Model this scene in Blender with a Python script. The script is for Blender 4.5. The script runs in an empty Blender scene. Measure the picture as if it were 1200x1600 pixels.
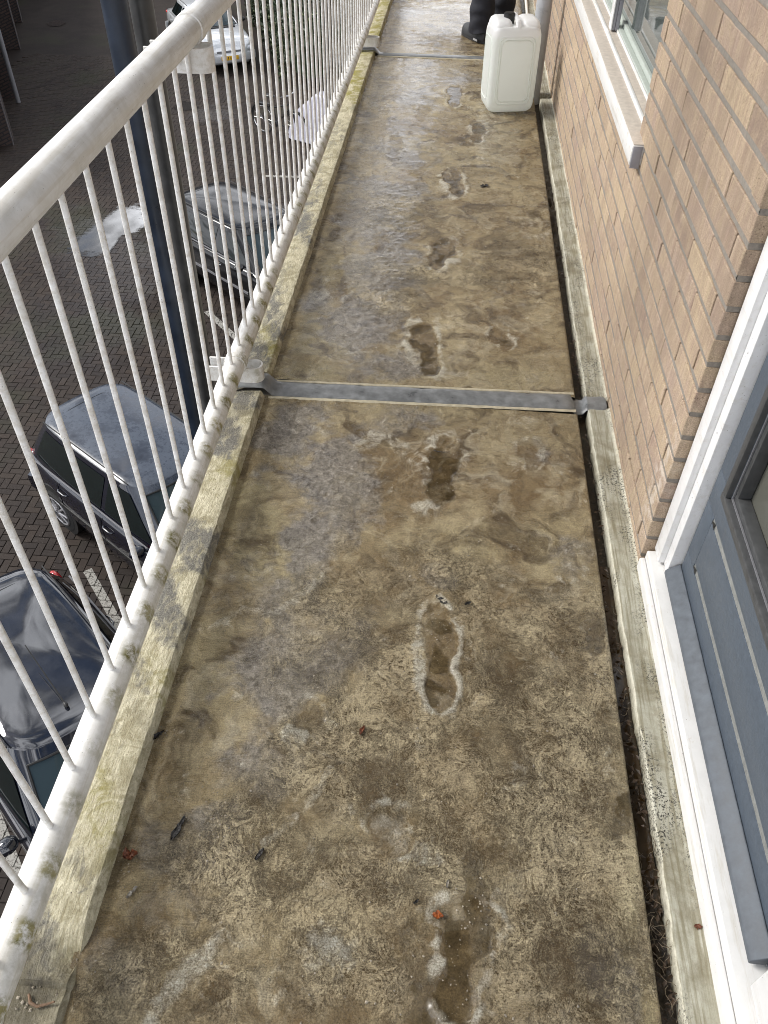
import bpy, bmesh, math, random
import numpy as np
from mathutils import Vector, Matrix

random.seed(7)
rng = np.random.default_rng(7)
SC = bpy.context.scene
COL = SC.collection
R = math.radians

# ---------------------------------------------------------------- camera, world, sun, exposure
FPX = 1260.49
CAM = np.array([0.0, 0.0, 1.5])
ROT = np.array([[0.99617297, -0.06920614, 0.05338471],
                [0.08654786, 0.69577693, -0.71302449],
                [0.01220183, 0.71491606, 0.69910381]])
cd = bpy.data.cameras.new('camera')
cam = bpy.data.objects.new('camera', cd)
COL.objects.link(cam)
cd.sensor_fit = 'VERTICAL'
cd.sensor_height = 36.0
cd.sensor_width = 27.0
cd.lens = 36.0 * FPX / 1600.0
cd.clip_start = 0.02
cd.clip_end = 600
cam.matrix_world = Matrix.Translation(CAM) @ Matrix([list(r) for r in ROT]).to_4x4()
SC.camera = cam

SUN_EL, SUN_AZ = R(42), R(-80)      # azimuth measured from +y towards +x
w = bpy.data.worlds.new('World')
SC.world = w
w.use_nodes = True
nt = w.node_tree
nt.nodes.clear()
wo = nt.nodes.new('ShaderNodeOutputWorld')
bg = nt.nodes.new('ShaderNodeBackground')
sky = nt.nodes.new('ShaderNodeTexSky')
sky.sky_type = 'NISHITA'
sky.sun_disc = False
sky.sun_elevation = SUN_EL
sky.sun_rotation = SUN_AZ
tc = nt.nodes.new('ShaderNodeTexCoord')
sep = nt.nodes.new('ShaderNodeSeparateXYZ')
nt.links.new(tc.outputs['Generated'], sep.inputs[0])
mz = nt.nodes.new('ShaderNodeMath'); mz.operation = 'MAXIMUM'; mz.inputs[1].default_value = 0.0
nt.links.new(sep.outputs[2], mz.inputs[0])
az = nt.nodes.new('ShaderNodeMath'); az.operation = 'ADD'; az.inputs[1].default_value = 0.18
nt.links.new(mz.outputs[0], az.inputs[0])
dv = nt.nodes.new('ShaderNodeVectorMath'); dv.operation = 'DIVIDE'
cmb = nt.nodes.new('ShaderNodeCombineXYZ')
for i in range(3):
    nt.links.new(az.outputs[0], cmb.inputs[i])
nt.links.new(tc.outputs['Generated'], dv.inputs[0]); nt.links.new(cmb.outputs[0], dv.inputs[1])
cn = nt.nodes.new('ShaderNodeTexNoise'); cn.inputs['Scale'].default_value = 4.4; cn.inputs['Detail'].default_value = 7
cn.inputs['Roughness'].default_value = 0.58; cn.inputs['Distortion'].default_value = 0.5
nt.links.new(dv.outputs[0], cn.inputs['Vector'])
hz = nt.nodes.new('ShaderNodeMapRange'); hz.inputs['From Min'].default_value = 0.10; hz.inputs['From Max'].default_value = 0.60
hz.inputs['To Min'].default_value = 0.11; hz.inputs['To Max'].default_value = 0.0
nt.links.new(mz.outputs[0], hz.inputs['Value'])
cs = nt.nodes.new('ShaderNodeMath'); cs.operation = 'ADD'
nt.links.new(cn.outputs[0], cs.inputs[0]); nt.links.new(hz.outputs[0], cs.inputs[1])
cr = nt.nodes.new('ShaderNodeValToRGB')
cr.color_ramp.elements[0].position = 0.40; cr.color_ramp.elements[0].color = (0, 0, 0, 1)
cr.color_ramp.elements[1].position = 0.50; cr.color_ramp.elements[1].color = (1, 1, 1, 1)
nt.links.new(cs.outputs[0], cr.inputs[0])
cc = nt.nodes.new('ShaderNodeMapRange'); cc.interpolation_type = 'SMOOTHSTEP'
cc.inputs['From Min'].default_value = 0.45; cc.inputs['From Max'].default_value = 0.62; cc.inputs['To Min'].default_value = 3.2; cc.inputs['To Max'].default_value = 24.0
nt.links.new(cs.outputs[0], cc.inputs['Value'])
ct = nt.nodes.new('ShaderNodeMix'); ct.data_type = 'RGBA'; ct.blend_type = 'MULTIPLY'; ct.inputs['Factor'].default_value = 1
ct.inputs['B'].default_value = (0.96, 0.98, 1.03, 1)
nt.links.new(cc.outputs[0], ct.inputs['A'])
mx = nt.nodes.new('ShaderNodeMix'); mx.data_type = 'RGBA'
nt.links.new(cr.outputs[0], mx.inputs['Factor']); nt.links.new(sky.outputs[0], mx.inputs['A']); nt.links.new(ct.outputs['Result'], mx.inputs['B'])
nt.links.new(mx.outputs['Result'], bg.inputs['Color'])
bg.inputs['Strength'].default_value = 0.068
nt.links.new(bg.outputs[0], wo.inputs['Surface'])

sd = bpy.data.lights.new('sun', 'SUN')
sd.energy = 2.4
sd.angle = R(22)
sd.color = (1.0, 0.965, 0.91)
sun = bpy.data.objects.new('sun', sd)
COL.objects.link(sun)
sdir = Vector((math.cos(SUN_EL) * math.sin(SUN_AZ), math.cos(SUN_EL) * math.cos(SUN_AZ), math.sin(SUN_EL)))
sun.rotation_euler = sdir.to_track_quat('Z', 'Y').to_euler()

SC.render.engine = 'CYCLES'
SC.view_settings.view_transform = 'Standard'
SC.view_settings.look = 'None'
SC.view_settings.gamma = 1
SC.view_settings.use_curve_mapping = False
SC.view_settings.exposure = 0.62
SC.cycles.max_bounces = 8
SC.cycles.filter_width = 0.95

H = 6.0                       # drop from the gallery floor to the car park

# ---------------------------------------------------------------- measuring helpers
def ray(px, py):
    return ROT @ np.array([px - 600.0, -(py - 800.0), -FPX])
def at_z(px, py, z=0.0):
    d = ray(px, py); t = (z - CAM[2]) / d[2]
    return CAM + t * d
def project(P):
    c = (np.asarray(P, float) - CAM) @ ROT
    return 600 + FPX * c[..., 0] / -c[..., 2], 800 - FPX * c[..., 1] / -c[..., 2]

_ng = {}
def vnoise(x, y, seed=0):
    if seed not in _ng:
        _ng[seed] = np.random.default_rng(1000 + seed).random((256, 256))
    g = _ng[seed]
    xi = np.floor(x).astype(int); yi = np.floor(y).astype(int)
    fx = x - xi; fy = y - yi
    fx = fx * fx * (3 - 2 * fx); fy = fy * fy * (3 - 2 * fy)
    a = g[xi % 256, yi % 256]; b = g[(xi + 1) % 256, yi % 256]
    c = g[xi % 256, (yi + 1) % 256]; d = g[(xi + 1) % 256, (yi + 1) % 256]
    return (a * (1 - fx) + b * fx) * (1 - fy) + (c * (1 - fx) + d * fx) * fy
def fbm(x, y, seed=0, octv=4, rough=0.5):
    s = np.zeros_like(x); amp = 1.0; tot = 0
    for o in range(octv):
        s += amp * vnoise(x * 2 ** o + 17.3 * o, y * 2 ** o + 9.1 * o, seed + o)
        tot += amp; amp *= rough
    return s / tot
def sstep(a, b, x):
    t = np.clip((x - a) / (b - a), 0, 1)
    return t * t * (3 - 2 * t)

# ---------------------------------------------------------------- materials
class M:
    def __init__(s, name):
        s.m = bpy.data.materials.new(name); s.m.use_nodes = True
        s.t = s.m.node_tree; s.t.nodes.clear()
        s.o = s.n('ShaderNodeOutputMaterial')
        s.p = s.n('ShaderNodeBsdfPrincipled')
        s.t.links.new(s.p.outputs[0], s.o.inputs[0])
    def n(s, typ, **kw):
        nd = s.t.nodes.new(typ)
        for k, v in kw.items(): setattr(nd, k, v)
        return nd
    def put(s, sock, v):
        if hasattr(v, 'node'): s.t.links.new(v, sock)
        elif v is not None:
            if isinstance(v, (tuple, list)) and len(v) == 3 and sock.type == 'RGBA': v = (*v, 1)
            sock.default_value = v
    def pos(s):
        return s.n('ShaderNodeNewGeometry').outputs['Position']
    def obj(s):
        return s.n('ShaderNodeTexCoord').outputs['Object']
    def map(s, vec, scale=(1, 1, 1), rot=(0, 0, 0), loc=(0, 0, 0)):
        q = s.n('ShaderNodeMapping'); s.put(q.inputs['Vector'], vec)
        q.inputs['Scale'].default_value = scale; q.inputs['Rotation'].default_value = rot; q.inputs['Location'].default_value = loc
        return q.outputs[0]
    def noise(s, vec, scale, detail=4, rough=0.55, dist=0.0):
        q = s.n('ShaderNodeTexNoise'); s.put(q.inputs['Vector'], vec)
        q.inputs['Scale'].default_value = scale; q.inputs['Detail'].default_value = detail
        q.inputs['Roughness'].default_value = rough; q.inputs['Distortion'].default_value = dist
        return q.outputs[0]
    def vor(s, vec, scale, feature='F1', rnd=1.0):
        q = s.n('ShaderNodeTexVoronoi', feature=feature); s.put(q.inputs['Vector'], vec)
        q.inputs['Scale'].default_value = scale; q.inputs['Randomness'].default_value = rnd
        return q.outputs['Distance']
    def ramp(s, f, *stops):
        q = s.n('ShaderNodeValToRGB'); s.put(q.inputs[0], f)
        e = q.color_ramp.elements
        while len(e) < len(stops): e.new(0.5)
        for i, (p, c) in enumerate(stops):
            e[i].position = p
            e[i].color = (c, c, c, 1) if not isinstance(c, (tuple, list)) else (*c, 1)
        return q.outputs[0]
    def mix(s, f, a, b, mode='MIX'):
        q = s.n('ShaderNodeMix', data_type='RGBA', blend_type=mode)
        s.put(q.inputs['Factor'], f); s.put(q.inputs['A'], a); s.put(q.inputs['B'], b)
        return q.outputs['Result']
    def math(s, op, a, b=None, clamp=False):
        q = s.n('ShaderNodeMath', operation=op, use_clamp=clamp)
        s.put(q.inputs[0], a)
        if b is not None: s.put(q.inputs[1], b)
        return q.outputs[0]
    def attr(s, name):
        return s.n('ShaderNodeAttribute', attribute_name=name).outputs['Fac']
    def sepxyz(s, v):
        q = s.n('ShaderNodeSeparateXYZ'); s.put(q.inputs[0], v); return q.outputs
    def bump(s, h, strength=0.3, dist=0.01, normal=None):
        q = s.n('ShaderNodeBump'); s.put(q.inputs['Height'], h)
        q.inputs['Strength'].default_value = strength; q.inputs['Distance'].default_value = dist
        if normal is not None: s.put(q.inputs['Normal'], normal)
        return q.outputs[0]
    def set(s, **kw):
        names = dict(color='Base Color', rough='Roughness', metal='Metallic', normal='Normal', coat='Coat Weight', coat_rough='Coat Roughness',
                     coat_ior='Coat IOR', ior='IOR', trans='Transmission Weight', sss='Subsurface Weight', sssr='Subsurface Radius', ssss='Subsurface Scale',
                     spec='Specular IOR Level', alpha='Alpha')
        for k, v in kw.items(): s.put(s.p.inputs[names[k]], v)
        return s.m

MAT = {}
def plain(name, color, rough=0.5, var=0.15, scale=40, bump=0.0, **kw):
    q = M(name)
    nz = q.noise(q.pos(), scale, 5, 0.6)
    c = q.mix(q.ramp(nz, (0.3, 0.0), (0.7, 1.0)), tuple(v * (1 - var) for v in color), tuple(min(1, v * (1 + var)) for v in color))
    q.set(color=c, rough=q.ramp(nz, (0.3, max(0.02, rough - 0.08)), (0.7, min(1, rough + 0.08))), **kw)
    if bump: q.set(normal=q.bump(q.noise(q.pos(), scale * 3, 4), bump, 0.004))
    MAT[name] = q.m
    return q.m

def mat_floor():
    q = M('dirty_wet_floor_coating')
    P = q.pos()
    def soft(a, n, amt, lo, hi):
        """stain coverage from its density: the noise frays the edge"""
        return q.ramp(q.math('ADD', a, q.math('MULTIPLY', q.math('SUBTRACT', n, 0.5), amt)), (lo, 0.0), (hi, 1.0))
    nv = q.n('ShaderNodeTexNoise'); q.put(nv.inputs['Vector'], P); nv.inputs['Scale'].default_value = 13; nv.inputs['Detail'].default_value = 4
    warp = q.n('ShaderNodeVectorMath', operation='MULTIPLY_ADD')
    q.put(warp.inputs[0], nv.outputs['Color']); warp.inputs[1].default_value = (0.07, 0.07, 0.0); q.put(warp.inputs[2], P)
    WP = warp.outputs[0]
    big = q.noise(P, 3.2, 5, 0.6, 0.6)
    mid = q.noise(WP, 16, 9, 0.68, 0.4)
    mid2 = q.noise(q.map(WP, loc=(4, 7, 0)), 24, 9, 0.7, 0.3)
    mid3 = q.noise(q.map(WP, loc=(1, 9, 0)), 40, 8, 0.72, 0.3)
    fine = q.noise(P, 330, 4, 0.75)
    grit = q.noise(P, 800, 2, 0.7)
    brush = q.noise(q.map(P, (30, 480, 1)), 1.0, 3, 0.6)
    brown = soft(q.attr('brown'), mid, 1.5, 0.20, 0.95)
    grey = soft(q.attr('grey'), mid2, 1.7, 0.28, 0.85)
    wet = soft(q.attr('wet'), mid3, 1.3, 0.30, 0.85)
    pale = soft(q.attr('pale'), q.math('ADD', q.math('MULTIPLY', mid3, 0.6), q.math('MULTIPLY', mid2, 0.4)), 3.4, 0.30, 1.15)
    vein = q.math('MULTIPLY', soft(q.attr('vein'), mid2, 0.9, 0.2, 0.7), q.ramp(q.noise(WP, 4.2, 6, 0.62, 0.4), (0.38, 0.40), (0.56, 1.0)))
    ochre = soft(q.attr('ochre'), mid, 1.0, 0.2, 0.9)
    base = q.mix(q.ramp(big, (0.35, 0.0), (0.65, 1.0)), (0.315, 0.245, 0.135), (0.465, 0.385, 0.235))
    base = q.mix(q.math('MULTIPLY', q.ramp(mid, (0.42, 0.0), (0.62, 1.0)), 0.5), base, (0.225, 0.165, 0.085))
    base = q.mix(q.math('MULTIPLY', ochre, 0.75), base, (0.45, 0.385, 0.225))
    c = q.mix(q.math('MULTIPLY', brown, 0.72), base, q.mix(q.ramp(mid2, (0.4, 0.0), (0.62, 1.0)), (0.135, 0.082, 0.033), (0.22, 0.15, 0.07)))
    # dried foam: pale threads over a wet brown film, closing to a crust or opening to single threads
    def ridge(n, lo, hi):
        d = q.math('SUBTRACT', 1.0, q.math('MULTIPLY', q.math('ABSOLUTE', q.math('SUBTRACT', n, 0.5)), 8.0))
        return d
    W2 = q.n('ShaderNodeVectorMath', operation='MULTIPLY_ADD')
    nv2 = q.n('ShaderNodeTexNoise'); q.put(nv2.inputs['Vector'], P); nv2.inputs['Scale'].default_value = 48; nv2.inputs['Detail'].default_value = 3
    q.put(W2.inputs[0], nv2.outputs['Color']); W2.inputs[1].default_value = (0.015, 0.015, 0.0); q.put(W2.inputs[2], WP)
    ra = ridge(q.noise(W2.outputs[0], 50, 8, 0.74, 0.0), 0, 0)
    rb = ridge(q.noise(q.map(W2.outputs[0], loc=(3.1, 1.7, 0)), 125, 6, 0.74, 0.0), 0, 0)
    rc = ridge(q.noise(q.map(WP, (1.0, 0.45, 1.0), (0, 0, R(35)), (7, 2, 0)), 85, 6, 0.72, 0.0), 0, 0)
    pick = q.ramp(q.noise(P, 5.5, 4, 0.6, 0.5), (0.42, 0.0), (0.58, 1.0))
    r1 = q.n('ShaderNodeMix', data_type='FLOAT'); q.put(r1.inputs[0], pick); q.put(r1.inputs[2], ra); q.put(r1.inputs[3], rc); r1 = r1.outputs[0]
    r2 = rb
    dens = q.math('MULTIPLY', q.math('SUBTRACT', q.noise(WP, 7, 7, 0.70, 0.3), 0.485), 1.9)
    rr = q.math('ADD', q.math('MAXIMUM', r1, q.math('SUBTRACT', r2, 0.12)), dens)
    rr = q.ramp(q.math('ADD', rr, q.math('MULTIPLY', q.math('SUBTRACT', fine, 0.5), 0.7)), (0.44, 0.0), (0.86, 1.0))
    film = q.mix(0.75, c, q.mix(grey, (0.070, 0.044, 0.020), (0.060, 0.049, 0.038)))
    thr = q.mix(0.3, (0.63, 0.53, 0.345), c)
    # mud smeared by feet and broom: soft dark and pale swirls under the foam
    sw = q.n('ShaderNodeVectorMath', operation='MULTIPLY_ADD')
    nv3 = q.n('ShaderNodeTexNoise'); q.put(nv3.inputs['Vector'], P); nv3.inputs['Scale'].default_value = 4.5; nv3.inputs['Detail'].default_value = 3
    q.put(sw.inputs[0], nv3.outputs['Color']); sw.inputs[1].default_value = (0.42, 0.42, 0.0); q.put(sw.inputs[2], P)
    s1 = q.noise(sw.outputs[0], 7.5, 9, 0.62, 0.6); s2 = q.noise(q.map(sw.outputs[0], (1.3, .8, 1), loc=(5, 3, 0)), 9, 9, 0.64, 0.6)
    c = q.mix(q.ramp(s1, (0.49, 0.0), (0.64, 0.88)), c, (0.078, 0.051, 0.023))
    c = q.mix(q.ramp(s2, (0.52, 0.0), (0.70, 0.65)), c, (0.58, 0.51, 0.365))
    c = q.mix(q.math('MULTIPLY', grey, 0.78), c, q.mix(q.ramp(q.math('ADD', q.math('MULTIPLY', mid3, 0.55), q.math('MULTIPLY', q.noise(P, 130, 5, 0.7), 0.45)), (0.38, 0.0), (0.62, 1.0)), (0.085, 0.077, 0.070), (0.38, 0.352, 0.318)))
    c = q.mix(q.math('MULTIPLY', vein, 0.92), c, q.mix(rr, film, thr))
    c = q.mix(q.math('MULTIPLY', pale, 0.8), c, q.mix(q.ramp(fine, (0.35, 0.0), (0.65, 1.0)), (0.44, 0.40, 0.30), (0.74, 0.70, 0.60)))
    c = q.mix(q.math('MULTIPLY', wet, 0.82), c, q.mix(q.ramp(mid2, (0.40, 0.0), (0.62, 1.0)), (0.022, 0.016, 0.007), (0.066, 0.046, 0.021)))
    c = q.mix(q.math('MULTIPLY', q.ramp(brush, (0.36, 1.0), (0.50, 0.0)), q.ramp(wet, (0.1, 0.28), (0.5, 0.0))), c, (0.10, 0.07, 0.035))
    c = q.mix(1.0, c, q.mix(q.ramp(q.math('ADD', q.math('MULTIPLY', fine, 0.6), q.math('MULTIPLY', mid3, 0.4)), (0.33, 0.0), (0.67, 1.0)), (0.20, 0.20, 0.20), (0.80, 0.80, 0.80)), 'OVERLAY')
    sp = q.vor(P, 210); c = q.mix(q.math('MULTIPLY', q.ramp(sp, (0.09, 1.0), (0.17, 0.0)), q.ramp(q.noise(P, 25, 3), (0.46, 0.0), (0.60, 0.85))), c, (0.035, 0.026, 0.018))
    sp2 = q.vor(q.map(P, loc=(0.31, 0.77, 0)), 150); c = q.mix(q.math('MULTIPLY', q.ramp(sp2, (0.06, 1.0), (0.12, 0.0)), q.ramp(q.noise(P, 12, 3), (0.48, 0.0), (0.60, 0.9))), c, (0.62, 0.57, 0.46))
    wn = q.math('ADD', wet, q.math('MULTIPLY', q.ramp(mid, (0.40, 0.0), (0.58, 1.0)), 0.6), True)
    rg = q.ramp(q.math('ADD', wn, q.math('MULTIPLY', q.math('SUBTRACT', fine, 0.5), 0.4)), (0.0, 0.46), (0.5, 0.24), (0.95, 0.06))
    ht = q.math('ADD', q.math('MULTIPLY', fine, 0.9), q.math('ADD', q.math('MULTIPLY', grit, 0.5), q.math('MULTIPLY', q.math('MULTIPLY', rr, vein), 1.1)))
    ht = q.math('ADD', ht, q.math('MULTIPLY', mid3, 1.6))
    ht = q.math('MULTIPLY', q.math('SUBTRACT', ht, 1.75), q.ramp(wet, (0.1, 1.0), (0.9, 0.10)))
    sh = soft(q.attr('sheen'), q.math('ADD', q.math('MULTIPLY', s1, 0.6), q.math('MULTIPLY', mid2, 0.4)), 2.2, 0.30, 0.85)
    q.put(q.p.inputs['Coat Normal'], q.bump(q.math('ADD', mid, q.math('MULTIPLY', mid3, 0.5)), 0.16, 0.004))
    q.set(color=c, rough=rg, spec=0.3, coat=q.math('MULTIPLY', sh, 0.7), coat_rough=0.16, coat_ior=1.5, normal=q.bump(q.math('ADD', ht, q.math('MULTIPLY', brush, q.ramp(wet, (0.1, 0.4), (0.6, 0.0)))), 1.0, 0.005))
    MAT['floor'] = q.m
def mat_kerb():
    q = M('algae_stained_kerb_concrete')
    P = q.pos(); grey = q.attr('grey'); wet = q.attr('wet'); ochre = q.attr('ochre')
    st = q.noise(q.map(P, (190, 34, 30), (0, 0, R(5))), 1.0, 6, 0.7, 1.0)
    mid = q.noise(P, 18, 6, 0.65, 0.8); fine = q.noise(P, 240, 5, 0.7)
    c = q.mix(q.ramp(st, (0.36, 0.0), (0.62, 1.0)), (0.36, 0.32, 0.21), (0.68, 0.635, 0.475))
    c = q.mix(q.math('MULTIPLY', q.ramp(mid, (0.46, 0.0), (0.60, 1.0)), 0.65), c, (0.27, 0.235, 0.14))
    c = q.mix(q.math('MULTIPLY', ochre, q.ramp(mid, (0.4, 0.0), (0.6, 1.0))), c, (0.27, 0.24, 0.06))
    g = q.ramp(q.math('ADD', grey, q.math('MULTIPLY', q.math('SUBTRACT', q.noise(q.map(P, (1, .55, 1), (0, 0, R(25))), 34, 8, 0.72, 0.8), 0.5), 2.4)), (0.50, 0.0), (1.0, 1.0))
    c = q.mix(q.math('MULTIPLY', g, 0.9), c, q.mix(q.ramp(fine, (0.34, 0.0), (0.66, 1.0)), (0.085, 0.083, 0.08), (0.22, 0.21, 0.19)))
    c = q.mix(q.math('MULTIPLY', wet, 0.8), c, (0.06, 0.05, 0.035))
    c = q.mix(0.5, c, q.mix(q.ramp(fine, (0.3, 0.0), (0.7, 1.0)), (0.36,) * 3, (0.64,) * 3), 'OVERLAY')
    sp = q.vor(P, 120); c = q.mix(q.math('MULTIPLY', q.ramp(sp, (0.08, 1.0), (0.14, 0.0)), q.ramp(q.noise(P, 20, 2), (0.5, 0.0), (0.6, 0.85))), c, (0.04, 0.035, 0.025))
    q.set(color=c, rough=q.ramp(q.math('ADD', wet, q.math('MULTIPLY', q.math('SUBTRACT', fine, 0.5), 0.5)), (0, 0.7), (0.9, 0.15)),
          spec=0.2, normal=q.bump(q.math('ADD', q.math('MULTIPLY', st, 1.3), q.math('ADD', fine, q.noise(P, 90, 5, 0.7))), 0.8, 0.004))
    MAT['kerb'] = q.m
def mat_ledge():
    q = M('pale_concrete_ledge')
    P = q.pos(); x = q.sepxyz(P)[0]
    mid = q.noise(P, 16, 6, 0.65, 0.6); fine = q.noise(P, 320, 5, 0.7)
    st = q.noise(q.map(P, (150, 7, 10)), 1.0, 4, 0.6)
    c = q.mix(q.ramp(mid, (0.35, 0.0), (0.65, 1.0)), (0.30, 0.285, 0.215), (0.46, 0.445, 0.365))
    c = q.mix(q.math('MULTIPLY', q.ramp(st, (0.46, 0.0), (0.62, 1.0)), 0.75), c, (0.19, 0.165, 0.095))
    c = q.mix(q.ramp(q.noise(P, 7, 6, 0.68, 0.5), (0.50, 0.0), (0.64, 0.7)), c, (0.17, 0.145, 0.085))
    edge = q.attr('edge')
    c = q.mix(q.math('MULTIPLY', edge, q.ramp(q.noise(P, 90, 4, 0.7), (0.3, 0.3), (0.55, 1.0))), c, (0.74, 0.71, 0.58))
    dirt = q.attr('dirt')
    spk = q.math('MULTIPLY', q.ramp(q.noise(P, 210, 4, 0.75), (0.52, 0.0), (0.58, 1.0)), dirt)
    c = q.mix(spk, c, (0.035, 0.03, 0.022))
    c = q.mix(0.4, c, q.mix(q.ramp(fine, (0.3, 0.0), (0.7, 1.0)), (0.38,) * 3, (0.62,) * 3), 'OVERLAY')
    q.set(color=c, rough=0.6, normal=q.bump(q.math('ADD', fine, q.math('MULTIPLY', spk, 0.8)), 0.45, 0.003))
    MAT['ledge'] = q.m
def mat_brick():
    q = M('pinkish_tan_brick')
    P = q.pos(); g = q.n('ShaderNodeNewGeometry'); oi = q.n('ShaderNodeObjectInfo')
    rnd = q.math('FRACT', q.math('ADD', g.outputs['Random Per Island'], oi.outputs['Random']))
    mid = q.noise(P, 22, 5, 0.6, 0.5); fine = q.noise(P, 380, 5, 0.75)
    st = q.noise(q.map(P, (20, 120, 12)), 1.0, 4, 0.65)
    c = q.ramp(rnd, (0.0, (0.385, 0.295, 0.225)), (0.25, (0.465, 0.36, 0.255)), (0.5, (0.37, 0.278, 0.228)), (0.75, (0.49, 0.385, 0.265)), (1.0, (0.285, 0.215, 0.172)))
    c = q.mix(q.ramp(mid, (0.35, 0.0), (0.7, 0.6)), c, (0.51, 0.40, 0.26))
    c = q.mix(q.math('MULTIPLY', q.ramp(st, (0.47, 0.0), (0.66, 1.0)), 0.65), c, (0.33, 0.23, 0.185))
    wv = q.noise(q.map(P, (30, 60, 9), loc=(2, 5, 1)), 1.0, 5, 0.7)
    c = q.mix(q.math('MULTIPLY', q.ramp(wv, (0.5, 0.0), (0.7, 1.0)), 0.5), c, (0.60, 0.47, 0.36))
    c = q.mix(0.85, c, q.mix(q.ramp(fine, (0.33, 0.0), (0.67, 1.0)), (0.28,) * 3, (0.72,) * 3), 'OVERLAY')
    pit = q.ramp(q.vor(P, 150), (0.10, 1.0), (0.22, 0.0)); sp = q.math('MULTIPLY', pit, q.ramp(q.noise(P, 22, 4, 0.65), (0.46, 0.0), (0.58, 0.85)))
    c = q.mix(sp, c, (0.13, 0.085, 0.055))
    soil = q.ramp(q.noise(q.map(P, (3, 5, 1.2)), 1.0, 6, 0.65, 0.5), (0.50, 0.0), (0.68, 0.5))
    c = q.mix(soil, c, (0.24, 0.18, 0.14))
    # white lime bloom on the bricks beside the door frame
    yz = q.sepxyz(P)
    bl = q.math('MULTIPLY', q.ramp(q.math('ABSOLUTE', q.math('SUBTRACT', yz[1], 1.46)), (0.02, 1.0), (0.06, 0.0)), q.ramp(q.math('ABSOLUTE', q.math('SUBTRACT', yz[2], 0.24)), (0.08, 1.0), (0.2, 0.0)))
    bl = q.math('MULTIPLY', bl, q.ramp(q.noise(P, 38, 4, 0.6), (0.45, 0.0), (0.6, 0.8)))
    c = q.mix(bl, c, (0.62, 0.55, 0.47))
    q.set(color=c, rough=0.85, spec=0.2, normal=q.bump(q.math('SUBTRACT', q.math('ADD', fine, q.math('MULTIPLY', st, 0.9)), q.math('MULTIPLY', sp, 1.2)), 0.7, 0.004))
    MAT['brick'] = q.m
def mat_white_paint():
    q = M('weathered_white_rail_paint')
    P = q.pos(); xyz = q.sepxyz(P); nrm = q.sepxyz(q.n('ShaderNodeNewGeometry').outputs['Normal'])
    mid = q.noise(P, 30, 5, 0.65, 0.5); fine = q.noise(P, 300, 4, 0.7)
    st = q.noise(q.map(P, (90, 4, 90)), 1.0, 4, 0.6)
    c = q.mix(q.ramp(mid, (0.35, 0.0), (0.65, 1.0)), (0.70, 0.685, 0.65), (0.84, 0.835, 0.82))
    c = q.mix(q.math('MULTIPLY', q.ramp(st, (0.5, 0.0), (0.62, 1.0)), 0.35), c, (0.52, 0.47, 0.38))
    # specks of dirt everywhere, algae low on the bottom tube between the balusters
    sp = q.math('MULTIPLY', q.ramp(q.vor(P, 130), (0.07, 1.0), (0.13, 0.0)), q.ramp(q.noise(P, 16, 2), (0.48, 0.0), (0.6, 0.8)))
    c = q.mix(sp, c, (0.09, 0.08, 0.06))
    low = q.ramp(xyz[2], (0.0, 1.0), (0.2, 1.0), (0.22, 0.0))
    side = q.ramp(nrm[0], (-0.15, 0.0), (0.55, 1.0))
    wave = q.math('SINE', q.math('MULTIPLY', q.math('SUBTRACT', xyz[1], 1.002), 2 * math.pi / 0.1065))
    per = q.ramp(wave, (0.0, 0.25), (0.7, 1.0))
    far = q.ramp(q.noise(q.map(P, (1, 3.0, 1)), 1.0, 2), (0.36, 0.35), (0.52, 1.0))
    al = q.math('MULTIPLY', q.math('MULTIPLY', low, side), q.math('MULTIPLY', per, q.math('MULTIPLY', far, q.ramp(q.noise(P, 60, 5, 0.7), (0.36, 0.0), (0.56, 1.0)))))
    c = q.mix(al, c, q.mix(q.ramp(mid, (0.4, 0.0), (0.6, 1.0)), (0.13, 0.12, 0.02), (0.30, 0.27, 0.13)))
    dl = q.math('MULTIPLY', q.math('MULTIPLY', q.ramp(xyz[2], (0.16, 0.0), (0.19, 1.0)), q.ramp(xyz[2], (0.95, 1.0), (0.98, 0.0))), q.ramp(q.noise(P, 45, 5, 0.7), (0.47, 0.0), (0.66, 0.30)))
    c = q.mix(dl, c, (0.34, 0.28, 0.20))
    q.set(color=c, rough=q.ramp(mid, (0.3, 0.28), (0.7, 0.48)), normal=q.bump(q.math('ADD', q.math('MULTIPLY', mid, 0.6), q.math('MULTIPLY', fine, 0.3)), 0.12, 0.004))
    MAT['rail_white'] = q.m
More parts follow.
